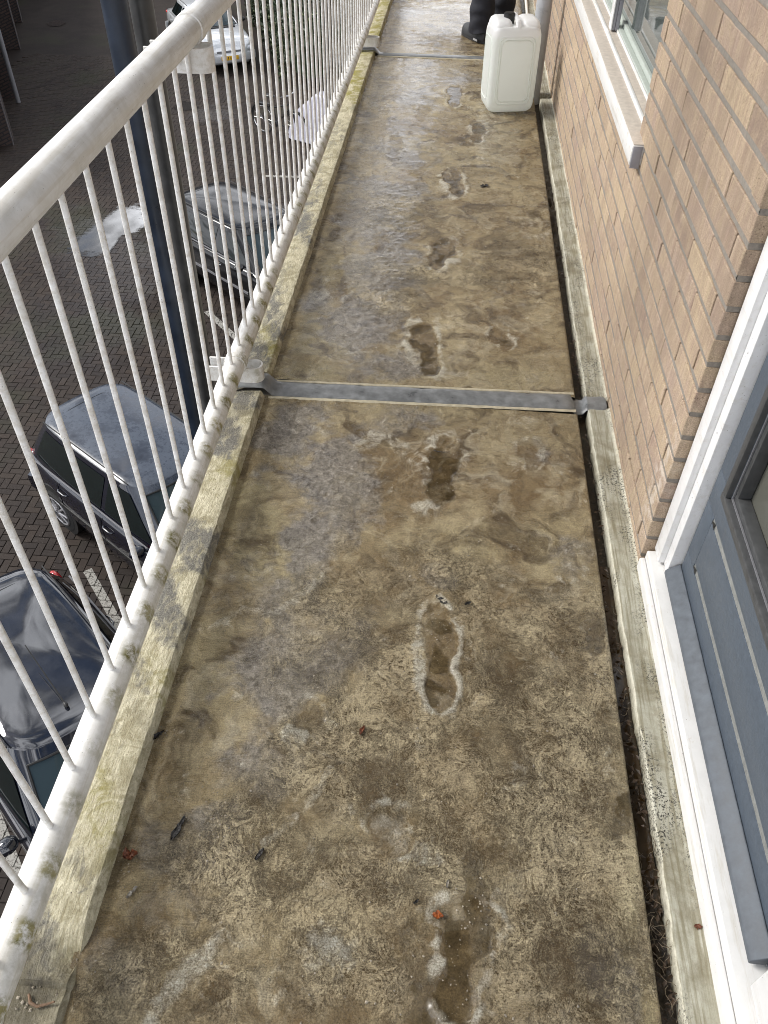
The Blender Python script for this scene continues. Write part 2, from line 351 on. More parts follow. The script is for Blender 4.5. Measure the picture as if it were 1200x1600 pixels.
def mat_car(name, base, met=0.5, rough=0.22, sky_drops=0.0, cr=0.04):
    q = M(name)
    P = q.pos(); fl = q.noise(P, 900, 2, 0.5)
    c = q.mix(q.ramp(fl, (0.4, 0.0), (0.6, 1.0)), tuple(v * 0.75 for v in base), tuple(v * 1.25 for v in base))
    dust = q.ramp(q.noise(P, 3.0, 5, 0.65), (0.45, 0.0), (0.7, 1.0))
    nz = q.sepxyz(q.n('ShaderNodeNewGeometry').outputs['Normal'])[2]
    up = q.ramp(nz, (0.55, 0.0), (0.9, 1.0))
    rg = cr
    kw = {}
    if sky_drops:
        dp = q.math('MULTIPLY', q.math('MULTIPLY', up, q.ramp(q.noise(P, 26, 6, 0.7), (0.30, 0.45), (0.72, 1.0))), q.ramp(q.noise(P, 2.2, 3, 0.6), (0.3, 0.35), (0.55, 1.0)))
        c = q.mix(q.math('MULTIPLY', dp, sky_drops), c, (0.21, 0.27, 0.36))  # droplets on upward faces, their sky reflection painted in as pale blue
        rg = q.ramp(dp, (0.0, 0.05), (1.0, 0.42))
        kw = dict(normal=q.bump(q.noise(P, 60, 4, 0.7), 0.05, 0.01))
    else:
        c = q.mix(q.math('MULTIPLY', q.math('MULTIPLY', up, dust), 0.08), c, (0.3, 0.3, 0.3))
    q.set(color=c, metal=met, rough=rough, spec=0.05, coat=0.75 if name == 'black_paint' else 1.0, coat_rough=rg, coat_ior=1.6 if (sky_drops or name == 'black_paint') else 1.85, **kw)
    MAT[name] = q.m
    return q.m
def mat_paver():
    q = M('wet_dark_pavers')
    P = q.pos(); g = q.n('ShaderNodeNewGeometry'); oi = q.n('ShaderNodeObjectInfo')
    rnd = q.math('FRACT', q.math('ADD', g.outputs['Random Per Island'], oi.outputs['Random']))
    mid = q.noise(P, 1.1, 5, 0.6, 0.4); fine = q.noise(P, 120, 4, 0.75)
    c = q.ramp(rnd, (0.0, (0.020, 0.015, 0.013)), (0.5, (0.027, 0.020, 0.017)), (1.0, (0.036, 0.026, 0.020)))
    c = q.mix(q.ramp(mid, (0.4, 0.0), (0.65, 0.6)), c, (0.040, 0.032, 0.026))
    moss = q.ramp(q.noise(P, 0.55, 3, 0.6), (0.55, 0.0), (0.68, 0.5))
    c = q.mix(moss, c, (0.026, 0.029, 0.014))
    gr = q.math('MULTIPLY', q.ramp(q.vor(P, 30), (0.06, 1.0), (0.12, 0.0)), q.ramp(q.noise(P, 3, 2), (0.45, 0.0), (0.6, 0.7)))
    c = q.mix(gr, c, (0.3, 0.27, 0.23))
    # painted bay lines, worn
    ln = None
    for (ax, ay, bx, by, wd) in PAINT_LINES:
        dx, dy = bx - ax, by - ay; L = math.hypot(dx, dy); dx /= L; dy /= L
        X, Y, Z = q.sepxyz(P)
        rx = q.math('SUBTRACT', X, ax); ry = q.math('SUBTRACT', Y, ay)
        u = q.math('ADD', q.math('MULTIPLY', rx, dx), q.math('MULTIPLY', ry, dy))
        v = q.math('ABSOLUTE', q.math('SUBTRACT', q.math('MULTIPLY', ry, dx), q.math('MULTIPLY', rx, dy)))
        a = q.math('LESS_THAN', v, wd / 2)
        b = q.math('MULTIPLY', q.math('GREATER_THAN', u, 0.0), q.math('LESS_THAN', u, L))
        k = q.math('MULTIPLY', a, b)
        ln = k if ln is None else q.math('MAXIMUM', ln, k)
    worn = q.ramp(q.noise(P, 38, 5, 0.75), (0.38, 0.0), (0.5, 0.9))
    c = q.mix(q.math('MULTIPLY', ln, worn), c, (0.36, 0.35, 0.32))
    c = q.mix(0.5, c, q.mix(q.ramp(fine, (0.3, 0.0), (0.7, 1.0)), (0.34,) * 3, (0.66,) * 3), 'OVERLAY')
    # standing water film: smooth where the puddles lie
    wf = None
    X, Y, Z = q.sepxyz(P)
    nz = q.math('MULTIPLY', q.math('SUBTRACT', q.noise(P, 1.6, 4, 0.6), 0.5), 1.6)
    for (cx, cy, rx, ry, ang) in WET_PATCHES:
        ca, sa = math.cos(ang), math.sin(ang)
        ex = q.math('SUBTRACT', X, cx); ey = q.math('SUBTRACT', Y, cy)
        u = q.math('DIVIDE', q.math('ADD', q.math('MULTIPLY', ex, ca), q.math('MULTIPLY', ey, sa)), rx)
        v = q.math('DIVIDE', q.math('SUBTRACT', q.math('MULTIPLY', ey, ca), q.math('MULTIPLY', ex, sa)), ry)
        d = q.math('ADD', q.math('SQRT', q.math('ADD', q.math('MULTIPLY', u, u), q.math('MULTIPLY', v, v))), nz)
        k = q.ramp(d, (0.55, 1.0), (1.15, 0.0))
        wf = k if wf is None else q.math('MAXIMUM', wf, k)
    rg = q.ramp(q.math('ADD', wf, q.math('MULTIPLY', q.math('SUBTRACT', fine, 0.5), 0.3)), (0.0, 0.72), (0.9, 0.2))
    q.set(color=c, rough=rg, spec=0.22, normal=q.bump(fine, 0.4, 0.006))
    MAT['paver'] = q.m

# painted bay lines in the car park (from, to, width) and damp patches
PAINT_LINES = [(-4.12, 6.27, -2.2, 3.95, 0.11), (-3.95, 3.2, -2.4, 1.4, 0.11), (-4.15, 12.42, -2.2, 10.2, 0.11), (-4.3, 18.42, -3.0, 18.5, 0.11)]
WET_PATCHES = [(-6.6, 14.0, 1.2, 2.6, R(35)), (-6.2, 11.6, 1.4, 1.6, 0.3), (-4.6, 9.4, 1.0, 1.2, 0), (-6.4, 22.3, 0.7, 0.7, 0)]

mat_floor(); mat_kerb(); mat_ledge(); mat_brick(); mat_white_paint(); mat_paver()
plain('mortar', (0.24, 0.215, 0.185), 0.9, 0.2, 120, 0.6)
plain('dark_core', (0.05, 0.042, 0.036), 0.9, 0.3, 60, 0.3)
def mat_trim(name, col, dirt):
    q = M(name); P = q.pos(); mid = q.noise(P, 30, 6, 0.7); fine = q.noise(P, 300, 4, 0.7)
    c = q.mix(q.ramp(mid, (0.35, 0.0), (0.65, 1.0)), tuple(v * .93 for v in col), col)
    c = q.mix(q.math('MULTIPLY', q.ramp(q.noise(q.map(P, (60, 5, 60)), 1.0, 5, 0.7), (0.52, 0.0), (0.66, 1.0)), dirt), c, (0.50, 0.46, 0.38))
    sp = q.math('MULTIPLY', q.ramp(q.vor(P, 120), (0.06, 1.0), (0.12, 0.0)), q.ramp(q.noise(P, 14, 3), (0.46, 0.0), (0.58, 0.85)))
    c = q.mix(sp, c, (0.16, 0.13, 0.09))
    ru = q.math('MULTIPLY', q.ramp(q.noise(P, 55, 5, 0.7), (0.60, 0.0), (0.68, 0.8)), q.ramp(q.noise(P, 5, 2), (0.5, 0.0), (0.62, dirt)))
    c = q.mix(ru, c, (0.38, 0.25, 0.10))
    q.set(color=c, rough=q.ramp(mid, (0.3, 0.3), (0.7, 0.5)), normal=q.bump(q.math('ADD', fine, mid), 0.12, 0.003)); MAT[name] = q.m
mat_trim('white_frame', (0.80, 0.80, 0.80), 0.25)
mat_trim('white_sill', (0.72, 0.715, 0.70), 0.55)
plain('dusty_sill', (0.50, 0.445, 0.385), 0.6, 0.14, 60, 0.2)
plain('shade_grey', (0.27, 0.27, 0.30), 0.4, 0.1, 50)  # grey that paints in the shade on sill end and mullion side
plain('sage_profile', (0.42, 0.46, 0.42), 0.35, 0.08, 50)
plain('door_grey', (0.074, 0.092, 0.116), 0.42, 0.10, 60, 0.12)
plain('weather_bar', (0.095, 0.108, 0.125), 0.6, 0.25, 45, 0.05)
plain('lit_groove', (0.21, 0.215, 0.205), 0.6, 0.2, 60)  # paler than the leaf: paints in the light on the groove ledge
plain('black', (0.012, 0.012, 0.012), 0.5, 0.2, 60)
plain('gasket', (0.06, 0.062, 0.064), 0.45, 0.2, 60)
plain('pvc_grey', (0.40, 0.41, 0.43), 0.35, 0.1, 20)
plain('navy_pipe', (0.012, 0.02, 0.036), 0.35, 0.3, 20)
plain('post_grey', (0.05, 0.05, 0.05), 0.38, 0.3, 20)
plain('joint_grey', (0.175, 0.182, 0.185), 0.34, 0.4, 26, 0.25)
plain('sealant', (0.48, 0.43, 0.31), 0.6, 0.2, 60, 0.3)
plain('gutter_dirt', (0.034, 0.022, 0.011), 0.35, 0.5, 60, 0.7)
plain('gutter_wet', (0.030, 0.017, 0.006), 0.12, 0.5, 14, 0.02)
plain('concrete', (0.22, 0.20, 0.17), 0.8, 0.25, 8, 0.3)
plain('tyre', (0.014, 0.014, 0.014), 0.8, 0.2, 60)
plain('alloy', (0.5, 0.5, 0.52), 0.3, 0.1, 60, metal=0.8)
plain('trim_grey', (0.16, 0.16, 0.17), 0.35, 0.1, 40)
plain('chrome', (0.6, 0.6, 0.6), 0.15, 0.05, 40, metal=1.0)
plain('red_lens', (0.42, 0.012, 0.012), 0.15, 0.2, 60, coat=1.0)
plain('amber_lens', (0.5, 0.10, 0.02), 0.15, 0.2, 60, coat=1.0)
plain('clear_lens', (0.5, 0.53, 0.56), 0.08, 0.2, 60, coat=1.0)
plain('yellow_plate', (0.62, 0.36, 0.02), 0.4, 0.1, 60)
plain('cloth_black', (0.013, 0.014, 0.021), 0.8, 0.3, 120, 0.4)
plain('shoe_black', (0.014, 0.015, 0.018), 0.45, 0.4, 120, 0.4)
plain('shoe_sole', (0.03, 0.03, 0.032), 0.7, 0.3, 100, 0.3)
plain('shoe_tab', (0.42, 0.42, 0.42), 0.5, 0.2, 100)
plain('skin', (0.42, 0.24, 0.17), 0.5, 0.1, 60, sss=0.1)
plain('hair', (0.03, 0.02, 0.013), 0.6, 0.3, 200)
plain('leaf_dry', (0.16, 0.05, 0.02), 0.55, 0.5, 160, 0.3)
plain('leaf_orange', (0.27, 0.07, 0.012), 0.5, 0.4, 160, 0.3)
plain('leaf_black', (0.020, 0.018, 0.017), 0.3, 0.5, 160, 0.5)
plain('leaf_grey', (0.36, 0.33, 0.28), 0.4, 0.3, 160, 0.3)
plain('gutter_leaf', (0.05, 0.030, 0.016), 0.5, 0.6, 130, 0.3)
plain('twig', (0.17, 0.10, 0.055), 0.6, 0.4, 200, 0.4)
plain('root', (0.14, 0.108, 0.068), 0.7, 0.4, 200)
plain('pebble', (0.30, 0.26, 0.2), 0.6, 0.6, 90, 0.3)
plain('hedge_leaf', (0.018, 0.032, 0.010), 0.5, 0.6, 9)
plain('hedge_leaf_pale', (0.16, 0.19, 0.08), 0.5, 0.3, 9)
plain('bark', (0.05, 0.035, 0.025), 0.9, 0.3, 30, 0.5)
plain('bike_black', (0.012, 0.012, 0.013), 0.3, 0.2, 60)
plain('lilac_cover', (0.44, 0.44, 0.52), 0.35, 0.08, 12)
plain('garage_door', (0.018, 0.024, 0.034), 0.5, 0.3, 6)
plain('pier_trim', (0.085, 0.078, 0.08), 0.7, 0.3, 10)
plain('hose_white', (0.7, 0.68, 0.62), 0.5, 0.1, 60)
def mat_glass(name, col, rough=0.03, spec=0.45):
    q = M(name); q.set(color=col, rough=rough, spec=spec); MAT[name] = q.m
mat_glass('car_glass', (0.003, 0.006, 0.006))
mat_glass('windscreen_glass', (0.030, 0.045, 0.052))
mat_glass('window_glass', (0.085, 0.10, 0.095), spec=1.0)
mat_glass('door_glass', (0.10, 0.10, 0.085))
def mat_water():
    q = M('puddle_water'); q.set(color=(0.03, 0.028, 0.026), rough=0.10, ior=1.6, coat=1.0, coat_ior=2.3, coat_rough=0.02,
        normal=q.bump(q.noise(q.pos(), 9, 3), 0.04, 0.01))
    nz = q.noise(q.pos(), 7, 7, 0.72)
    k = q.ramp(q.math('ADD', q.attr('edge'), q.math('MULTIPLY', q.math('SUBTRACT', nz, 0.5), 1.7)), (0.30, 0.0), (0.72, 1.0))
    tr = q.n('ShaderNodeBsdfTransparent'); ms = q.n('ShaderNodeMixShader'); q.put(ms.inputs[0], k)
    q.t.links.new(tr.outputs[0], ms.inputs[1]); q.t.links.new(q.p.outputs[0], ms.inputs[2]); q.t.links.new(ms.outputs[0], q.o.inputs[0]); MAT['water'] = q.m
mat_water()
def mat_can():
    q = M('translucent_jerrycan_plastic')
    z = q.sepxyz(q.pos())[2]
    liq = q.ramp(z, (0.355, 1.0), (0.372, 0.0))
    c = q.mix(liq, (0.95, 0.95, 0.95), (0.935, 0.962, 0.93))
    q.set(color=c, rough=0.35)
    tl = q.n('ShaderNodeBsdfTranslucent'); q.put(tl.inputs['Color'], c)
    ms = q.n('ShaderNodeMixShader'); ms.inputs[0].default_value = 0.5
    q.t.links.new(q.p.outputs[0], ms.inputs[1]); q.t.links.new(tl.outputs[0], ms.inputs[2]); q.t.links.new(ms.outputs[0], q.o.inputs[0])
    MAT['can'] = q.m
mat_can()
def mat_farbrick():
    q = M('dark_garage_brick')
    P = q.map(q.pos(), (1, 1, 1), (R(90), 0, R(22)))
    b = q.n('ShaderNodeTexBrick'); q.put(b.inputs['Vector'], P)
    b.inputs['Color1'].default_value = (0.035, 0.022, 0.019, 1); b.inputs['Color2'].default_value = (0.05, 0.03, 0.025, 1); b.inputs['Mortar'].default_value = (0.012, 0.011, 0.012, 1)
    b.inputs['Scale'].default_value = 1.0; b.inputs['Brick Width'].default_value = 0.22; b.inputs['Row Height'].default_value = 0.075; b.inputs['Mortar Size'].default_value = 0.014
    q.set(color=b.outputs['Color'], rough=0.85); MAT['farbrick'] = q.m
mat_farbrick()
mat_car('navy_paint', (0.0015, 0.002, 0.008), 0.0, 0.5, sky_drops=0.27)
mat_car('midnight_paint', (0.003, 0.005, 0.011), 0.0, 0.5)
mat_car('black_paint', (0.002, 0.0025, 0.004), 0.0, 0.5, cr=0.09)
mat_car('silver_paint', (0.62, 0.64, 0.66), 0.4, 0.3)

# ---------------------------------------------------------------- mesh helpers
def link(o, parent=None):
    COL.objects.link(o)
    if parent is not None: o.parent = parent
    return o
def mesh(name, V, F, mat, parent=None, smooth=False, attrs=None):
    me = bpy.data.meshes.new(name)
    V = np.asarray(V, float)
    me.from_pydata(V.tolist(), [], [list(map(int, f)) for f in F])
    if attrs:
        for k, a in attrs.items():
            at = me.attributes.new(k, 'FLOAT', 'POINT'); at.data.foreach_set('value', np.asarray(a, np.float32))
    if smooth: me.polygons.foreach_set('use_smooth', [True] * len(me.polygons))
    me.materials.append(MAT[mat] if isinstance(mat, str) else mat)
    me.update()
    return link(bpy.data.objects.new(name, me), parent)
def from_bm(name, bm, mat, parent=None, smooth=True, angle=35):
    bmesh.ops.recalc_face_normals(bm, faces=bm.faces)
    me = bpy.data.meshes.new(name); bm.to_mesh(me); bm.free()
    me.materials.append(MAT[mat] if isinstance(mat, str) else mat)
    if smooth:
        me.polygons.foreach_set('use_smooth', [True] * len(me.polygons))
        me.set_sharp_from_angle(angle=R(angle))
    return link(bpy.data.objects.new(name, me), parent)
def thing(name, label, cat, loc=(0, 0, 0), rz=0.0, group=None):
    o = bpy.data.objects.new(name, None); o.empty_display_size = 0.1
    o.location = loc; o.rotation_euler = (0, 0, rz)
    o['label'] = label; o['category'] = cat
    if group: o['group'] = group
    return link(o)
def tag(o, label, cat, group=None):
    o['label'] = label; o['category'] = cat
    if group: o['group'] = group
    return o
def structure(o):
    o['kind'] = 'structure'; return o
def stuff(o):
    o['kind'] = 'stuff'; return o
class G:
    """collects boxes, tubes and lofts into one mesh"""
    def __init__(s): s.V = []; s.F = []
    def add(s, V, F):
        b = len(s.V); s.V += [tuple(v) for v in V]; s.F += [[b + i for i in f] for f in F]
    def box(s, x0, x1, y0, y1, z0, z1):
        s.add([(x0, y0, z0), (x1, y0, z0), (x1, y1, z0), (x0, y1, z0), (x0, y0, z1), (x1, y0, z1), (x1, y1, z1), (x0, y1, z1)],
              [(0, 3, 2, 1), (4, 5, 6, 7), (0, 1, 5, 4), (1, 2, 6, 5), (2, 3, 7, 6), (3, 0, 4, 7)])
    def tube(s, pts, r, n=12, caps=True):
        pts = [Vector(p) for p in pts]; rs = r if isinstance(r, (list, tuple)) else [r] * len(pts)
        rings = []; up = None
        for i, p in enumerate(pts):
            d = (pts[min(i + 1, len(pts) - 1)] - pts[max(i - 1, 0)]).normalized()
            if up is None: up = Vector((0, 0, 1)) if abs(d.z) < 0.9 else Vector((1, 0, 0))
            a = d.cross(up).normalized(); b = a.cross(d).normalized(); up = b
            rings.append([p + (a * math.cos(2 * math.pi * k / n) + b * math.sin(2 * math.pi * k / n)) * rs[i] for k in range(n)])
        s.loft(rings, caps)
    def loft(s, rings, caps=True, closed=True):
        n = len(rings[0]); V = [v for r in rings for v in r]; F = []
        for i in range(len(rings) - 1):
            for k in range(n if closed else n - 1):
                F.append((i * n + k, i * n + (k + 1) % n, (i + 1) * n + (k + 1) % n, (i + 1) * n + k))
        if caps: F.append(tuple(range(n))[::-1]); F.append(tuple((len(rings) - 1) * n + k for k in range(n)))
        s.add(V, F)
    def grid(s, rows):
        n = len(rows[0]); V = [v for r in rows for v in r]
        s.add(V, [(i * n + k, i * n + k + 1, (i + 1) * n + k + 1, (i + 1) * n + k) for i in range(len(rows) - 1) for k in range(n - 1)])
    def ellipsoid(s, c, r, nu=12, nv=8):
        rings = []
        for j in range(nv + 1):
            t = math.pi * (0.02 + 0.96 * j / nv)
            rings.append([(c[0] + r[0] * math.sin(t) * math.cos(2 * math.pi * k / nu), c[1] + r[1] * math.sin(t) * math.sin(2 * math.pi * k / nu), c[2] - r[2] * math.cos(t)) for k in range(nu)])
        s.loft(rings)
    def build(s, name, mat, parent=None, smooth=True, bevel=0.0, seg=2, angle=35):
        bm = bmesh.new()
        vs = [bm.verts.new(v) for v in s.V]
        for f in s.F:
            try: bm.faces.new([vs[i] for i in f])
            except ValueError: pass
        if bevel:
            bmesh.ops.recalc_face_normals(bm, faces=bm.faces)
            es = [e for e in bm.edges if len(e.link_faces) == 2 and e.calc_face_angle(0) > R(30)]
            bmesh.ops.bevel(bm, geom=es, offset=bevel, segments=seg, profile=0.5, affect='EDGES')
        return from_bm(name, bm, mat, parent, smooth, angle)

# ---------------------------------------------------------------- gallery floor with its stains
def ell(px, py, lst, warp, soft=0.45):
    m = np.zeros_like(px)
    for e in lst:
        cx, cy, rx, ry, ang = e[:5]; s = e[5] if len(e) > 5 else 1.0
        a = R(ang); dx, dy = px - cx, py - cy
        u = (dx * math.cos(a) + dy * math.sin(a)) / rx; v = (-dx * math.sin(a) + dy * math.cos(a)) / ry
        d = np.sqrt(u * u + v * v) + warp
        m = np.maximum(m, s * (1 - sstep(1 - soft, 1 + soft, d)))
    return m
def stroke(px, py, pts, wpx, warp):
    d = np.full_like(px, 1e9)
    for (x0, y0), (x1, y1) in zip(pts[:-1], pts[1:]):
        ex, ey = x1 - x0, y1 - y0; t = np.clip(((px - x0) * ex + (py - y0) * ey) / (ex * ex + ey * ey), 0, 1)
        d = np.minimum(d, np.hypot(px - x0 - t * ex, (py - y0 - t * ey)))
    return 1 - sstep(0.35, 1.3, d / wpx + warp)
# positions below are survey points of the stains and of painted-in glints and sky sheen, in the photograph's grid, carried to the floor by the measured camera
GREY = [(448, 690, 55, 42, 0, 1), (525, 735, 62, 52, 0, 1), (485, 850, 38, 95, 8, 0.95), (540, 800, 60, 60, 0, .7), (455, 950, 60, 60, 0, .7), (440, 1060, 75, 80, 0, .75), (520, 1000, 85, 75, 0, .7),
        (620, 660, 60, 22, 0, .6), (480, 650, 60, 18, 0, .75), (330, 1290, 55, 40, 0, .9), (350, 1350, 80, 70, 0, .55), (400, 1190, 80, 60, 0, .5), (270, 1330, 60, 40, 0, .6),
        (600, 430, 55, 60, 0, .95), (560, 500, 60, 45, 0, .9), (590, 350, 55, 65, 0, .85), (520, 470, 45, 20, 0, .7), (610, 570, 70, 22, 0, .7), (640, 300, 40, 14, 0, .9), (625, 240, 70, 40, 0, .5),  # this column left of centre paints the wet film's sky reflection as grey
        (640, 150, 60, 25, 0, .5), (900, 870, 28, 40, 0, .6), (830, 700, 40, 25, 0, .45), (930, 1500, 30, 70, -15, .8), (980, 1560, 20, 50, -10, .8), (850, 1330, 60, 90, 0, .4), (700, 120, 110, 12, 0, .5),
        (210, 1540, 50, 60, 0, .5), (300, 1420, 90, 60, 0, .45), (690, 900, 30, 16, 30, .8), (880, 880, 25, 30, 0, .5), (140, 1500, 60, 70, 0, .4)]
BROWN = [(650, 745, 85, 55, 0, 1), (600, 800, 40, 50, 0, .75), (870, 718, 60, 16, 8, .9), (800, 755, 70, 40, 0, .6), (840, 640, 60, 20, 0, .5), (700, 690, 40, 25, 0, .7), (620, 900, 130, 60, 5, .75),
         (760, 1000, 130, 120, 0, .75), (860, 1080, 100, 120, 0, .85), (640, 1200, 140, 80, 0, .7), (800, 1190, 130, 90, 0, .7), (740, 1300, 90, 60, 0, .6), (880, 960, 70, 50, 0, .45), (600, 1010, 70, 60, 0, .55),
         (330, 900, 50, 25, 25, .5), (240, 1180, 40, 70, 0, .35), (700, 1500, 120, 110, 0, .8), (880, 1350, 80, 120, 0, .55), (900, 1520, 120, 90, 0, .65), (560, 1360, 110, 40, 0, .4), (480, 1560, 120, 40, 0, .5),
         (780, 520, 60, 28, 10, .75), (700, 350, 80, 70, 0, .6), (790, 330, 70, 40, 0, .55), (840, 400, 50, 60, 0, .55), (830, 560, 60, 30, 0, .4), (660, 260, 90, 20, 0, .5), (720, 205, 60, 40, 0, .5), (600, 200, 80, 16, 0, .5),
         (690, 60, 90, 20, 0, .7), (640, 70, 60, 12, 0, .6), (820, 230, 30, 60, 0, .4), (660, 20, 60, 12, 0, .6), (560, 260, 40, 20, 0, .4), (400, 1560, 120, 50, 0, .45), (180, 1480, 60, 60, 0, .4)]
WET = [(930, 995, 20, 30, 0, 1), (973, 1275, 16, 38, 10, 1), (745, 1400, 20, 70, -6, .9), (690, 1570, 60, 45, -25, 1), (762, 1520, 20, 60, 0, .6), (590, 575, 60, 8, 0, .4), (290, 1290, 24, 30, 0, .5),
       (385, 640, 20, 12, 0, .0), (690, 760, 26, 32, 20, .7), (880, 722, 30, 8, 8, .5), (640, 20, 30, 5, 0, .6), (700, 730, 30, 12, 0, .4), (835, 335, 12, 9, 0, .8), (828, 250, 8, 20, 0, .3), (510, 1580, 60, 20, 0, .5), (640, 1480, 14, 40, 0, .5),
       (160, 1530, 22, 26, 0, .6), (470, 850, 18, 40, 5, .35), (350, 880, 26, 22, 30, .25)]
PALE = [(612, 1285, 26, 28, 0, .95), (650, 1330, 50, 20, 25, .6), (720, 1485, 28, 42, 20, .95), (680, 1500, 10, 45, 12, .6), (515, 1480, 45, 40, 0, .55), (668, 1000, 14, 14, 0, .7), (688, 1105, 32, 13, 10, .95), (655, 1050, 10, 55, -5, .6), (708, 1050, 10, 50, 8, .6),
        (675, 785, 36, 11, -25, .9), (690, 712, 14, 10, 0, .9), (580, 690, 28, 12, -30, .7), (640, 700, 60, 6, 30, .4), (470, 1145, 22, 20, 0, .5), (500, 1150, 16, 20, 0, .4), (900, 885, 22, 30, 0, .35), (830, 720, 28, 14, 0, .45), (820, 660, 30, 12, 0, .45),
        (640, 535, 7, 40, 0, .6), (680, 530, 7, 36, 10, .6), (690, 580, 36, 8, 20, .6), (510, 465, 30, 14, 0, .5), (690, 412, 26, 6, -8, .8), (700, 380, 30, 8, -25, .4), (708, 300, 26, 7, 12, .6), (700, 270, 18, 6, 0, .5), (712, 150, 16, 12, 0, .35), (748, 205, 18, 18, 0, .5), (760, 190, 20, 50, 0, .35),
        (690, 12, 26, 3, 0, .9), (720, 12, 22, 3, 5, .9), (640, 20, 60, 3, 0, .4), (820, 350, 40, 30, 0, .3), (660, 60, 30, 4, 0, .5), (690, 110, 90, 5, 3, .3), (600, 160, 60, 5, -8, .3), (570, 550, 60, 6, -10, .35), (340, 980, 26, 10, -10, .4), (330, 1500, 60, 20, -25, .5)]  # first two ovals here paint white glints on the wet far floor
STROKES = [([(352, 1470), (330, 1490), (280, 1530), (255, 1570), (235, 1600)], 22, .75), ([(515, 1200), (490, 1245), (450, 1290), (415, 1315)], 11, .55), ([(505, 900), (470, 930), (430, 962), (385, 950), (340, 975)], 8, .5),
           ([(560, 690), (600, 680), (640, 720), (690, 780)], 9, .4), ([(720, 400), (690, 375), (668, 400), (672, 415)], 6, .5), ([(420, 1480), (440, 1550), (410, 1590)], 10, .3), ([(655, 960), (650, 1020), (665, 1100), (710, 1110), (718, 1060)], 8, .6),
           ([(800, 690), (815, 710), (840, 725), (850, 705)], 6, .5), ([(690, 1590), (740, 1560), (765, 1520)], 9, .5), ([(655, 500), (635, 525), (650, 570), (680, 590), (730, 585)], 6, .5), ([(690, 290), (700, 265), (725, 275), (722, 300), (700, 310)], 5, .5), ([(760, 520), (790, 525), (808, 542)], 4, .4)]
VEIN = [(760, 1080, 190, 160, 0, 1), (640, 1180, 200, 90, 0, .9), (860, 1150, 110, 150, 0, 1), (620, 930, 160, 70, 0, .7), (500, 1400, 200, 90, 0, .8), (800, 1320, 170, 120, 0, .9), (380, 1340, 110, 80, 0, .9), (880, 1480, 150, 140, 0, 1), (560, 1500, 160, 90, 0, .7),
        (300, 1530, 150, 80, 0, .75), (720, 1230, 140, 60, 0, .9), (450, 1000, 90, 80, 0, .4), (640, 1000, 120, 90, 0, .6), (520, 1210, 150, 50, 0, .5), (620, 330, 60, 30, 0, .7), (820, 410, 60, 40, 0, .8), (700, 430, 80, 20, 0, .7), (600, 450, 60, 50, 0, .5), (940, 1050, 40, 120, 0, .9), (930, 880, 40, 60, 0, .4)]
SHEEN = [(590, 340, 60, 260, 4, 1), (540, 520, 70, 90, 0, .9), (620, 120, 70, 110, 0, .9), (775, 215, 36, 60, 0, 1), (700, 30, 110, 30, 0, 1), (480, 780, 50, 130, 8, .8), (450, 1040, 80, 130, 0, .55), (690, 740, 60, 50, 0, .7), (690, 1540, 90, 80, 0, .7), (690, 1020, 30, 90, 0, .7), (720, 130, 120, 20, 0, .6), (940, 1000, 30, 60, 0, .7), (340, 1320, 60, 60, 0, .5), (760, 480, 120, 60, 0, .35), (760, 330, 100, 60, 0, .35)]
OCHRE = [(400, 830, 60, 90, -25, 1), (470, 590, 60, 30, 0, 1), (500, 530, 60, 40, 0, .8), (540, 420, 50, 50, 0, .7), (440, 880, 70, 60, 0, .7), (985, 1400, 20, 160, 8, .9), (1010, 1560, 16, 60, 0, .9), (760, 850, 110, 35, 0, .6), (800, 590, 90, 25, 0, .6), (860, 850, 60, 60, 0, .5), (570, 320, 40, 40, 0, .5),
         (620, 850, 80, 30, 0, .4), (330, 1050, 80, 90, 0, .5), (700, 640, 120, 20, 0, .4), (560, 120, 60, 40, 0, .5), (700, 240, 100, 30, 0, .4)]
PRINTS = [(690, 1108, 684, 942, 31, 1), (705, 1592, 742, 1395, 46, 1), (678, 588, 655, 503, 24, 1), (676, 420, 702, 370, 22, 1), (718, 306, 702, 262, 17, 1), (708, 166, 712, 136, 15, .9), (742, 224, 752, 192, 13, .8),
          (684, 790, 700, 690, 30, .8), (628, 1335, 600, 1262, 34, .6), (512, 1165, 470, 1095, 30, .5), (800, 545, 770, 515, 18, .7), (838, 735, 815, 690, 20, .6), (640, 1500, 620, 1420, 30, .35), (560, 940, 520, 880, 26, .35), (600, 770, 570, 700, 28, .4),
          (540, 110, 560, 92, 12, .5), (735, 62, 742, 44, 10, .7), (655, 190, 664, 165, 12, .5), (610, 245, 622, 215, 14, .5), (520, 480, 530, 440, 20, .5), (590, 400, 600, 365, 16, .5), (430, 1200, 400, 1120, 34, .3), (330, 1560, 380, 1460, 40, .4)]
def prints(px, py, warp):
    inn = np.zeros_like(px); rim = np.zeros_like(px)
    for hx_, hy_, tx_, ty_, W_, s_ in PRINTS:
        L_ = math.hypot(tx_ - hx_, ty_ - hy_); ax, ay = (tx_ - hx_) / L_, (ty_ - hy_) / L_
        u = ((px - hx_) * ax + (py - hy_) * ay) / L_; v = (-(px - hx_) * ay + (py - hy_) * ax) / W_
        d = np.minimum(np.hypot((u - .70) / .34, v), np.hypot((u - .20) / .24, v / .80))
        d = np.minimum(d, np.maximum(np.abs(u - .45) / .30, np.abs(v) / .60)) + warp * .55
        inn = np.maximum(inn, s_ * (1 - sstep(.72, 1.02, d)))
        rim = np.maximum(rim, s_ * sstep(.80, 1.02, d) * (1 - sstep(1.08, 1.55, d)))
    return inn, rim
XL, XR = -0.545, 0.4365
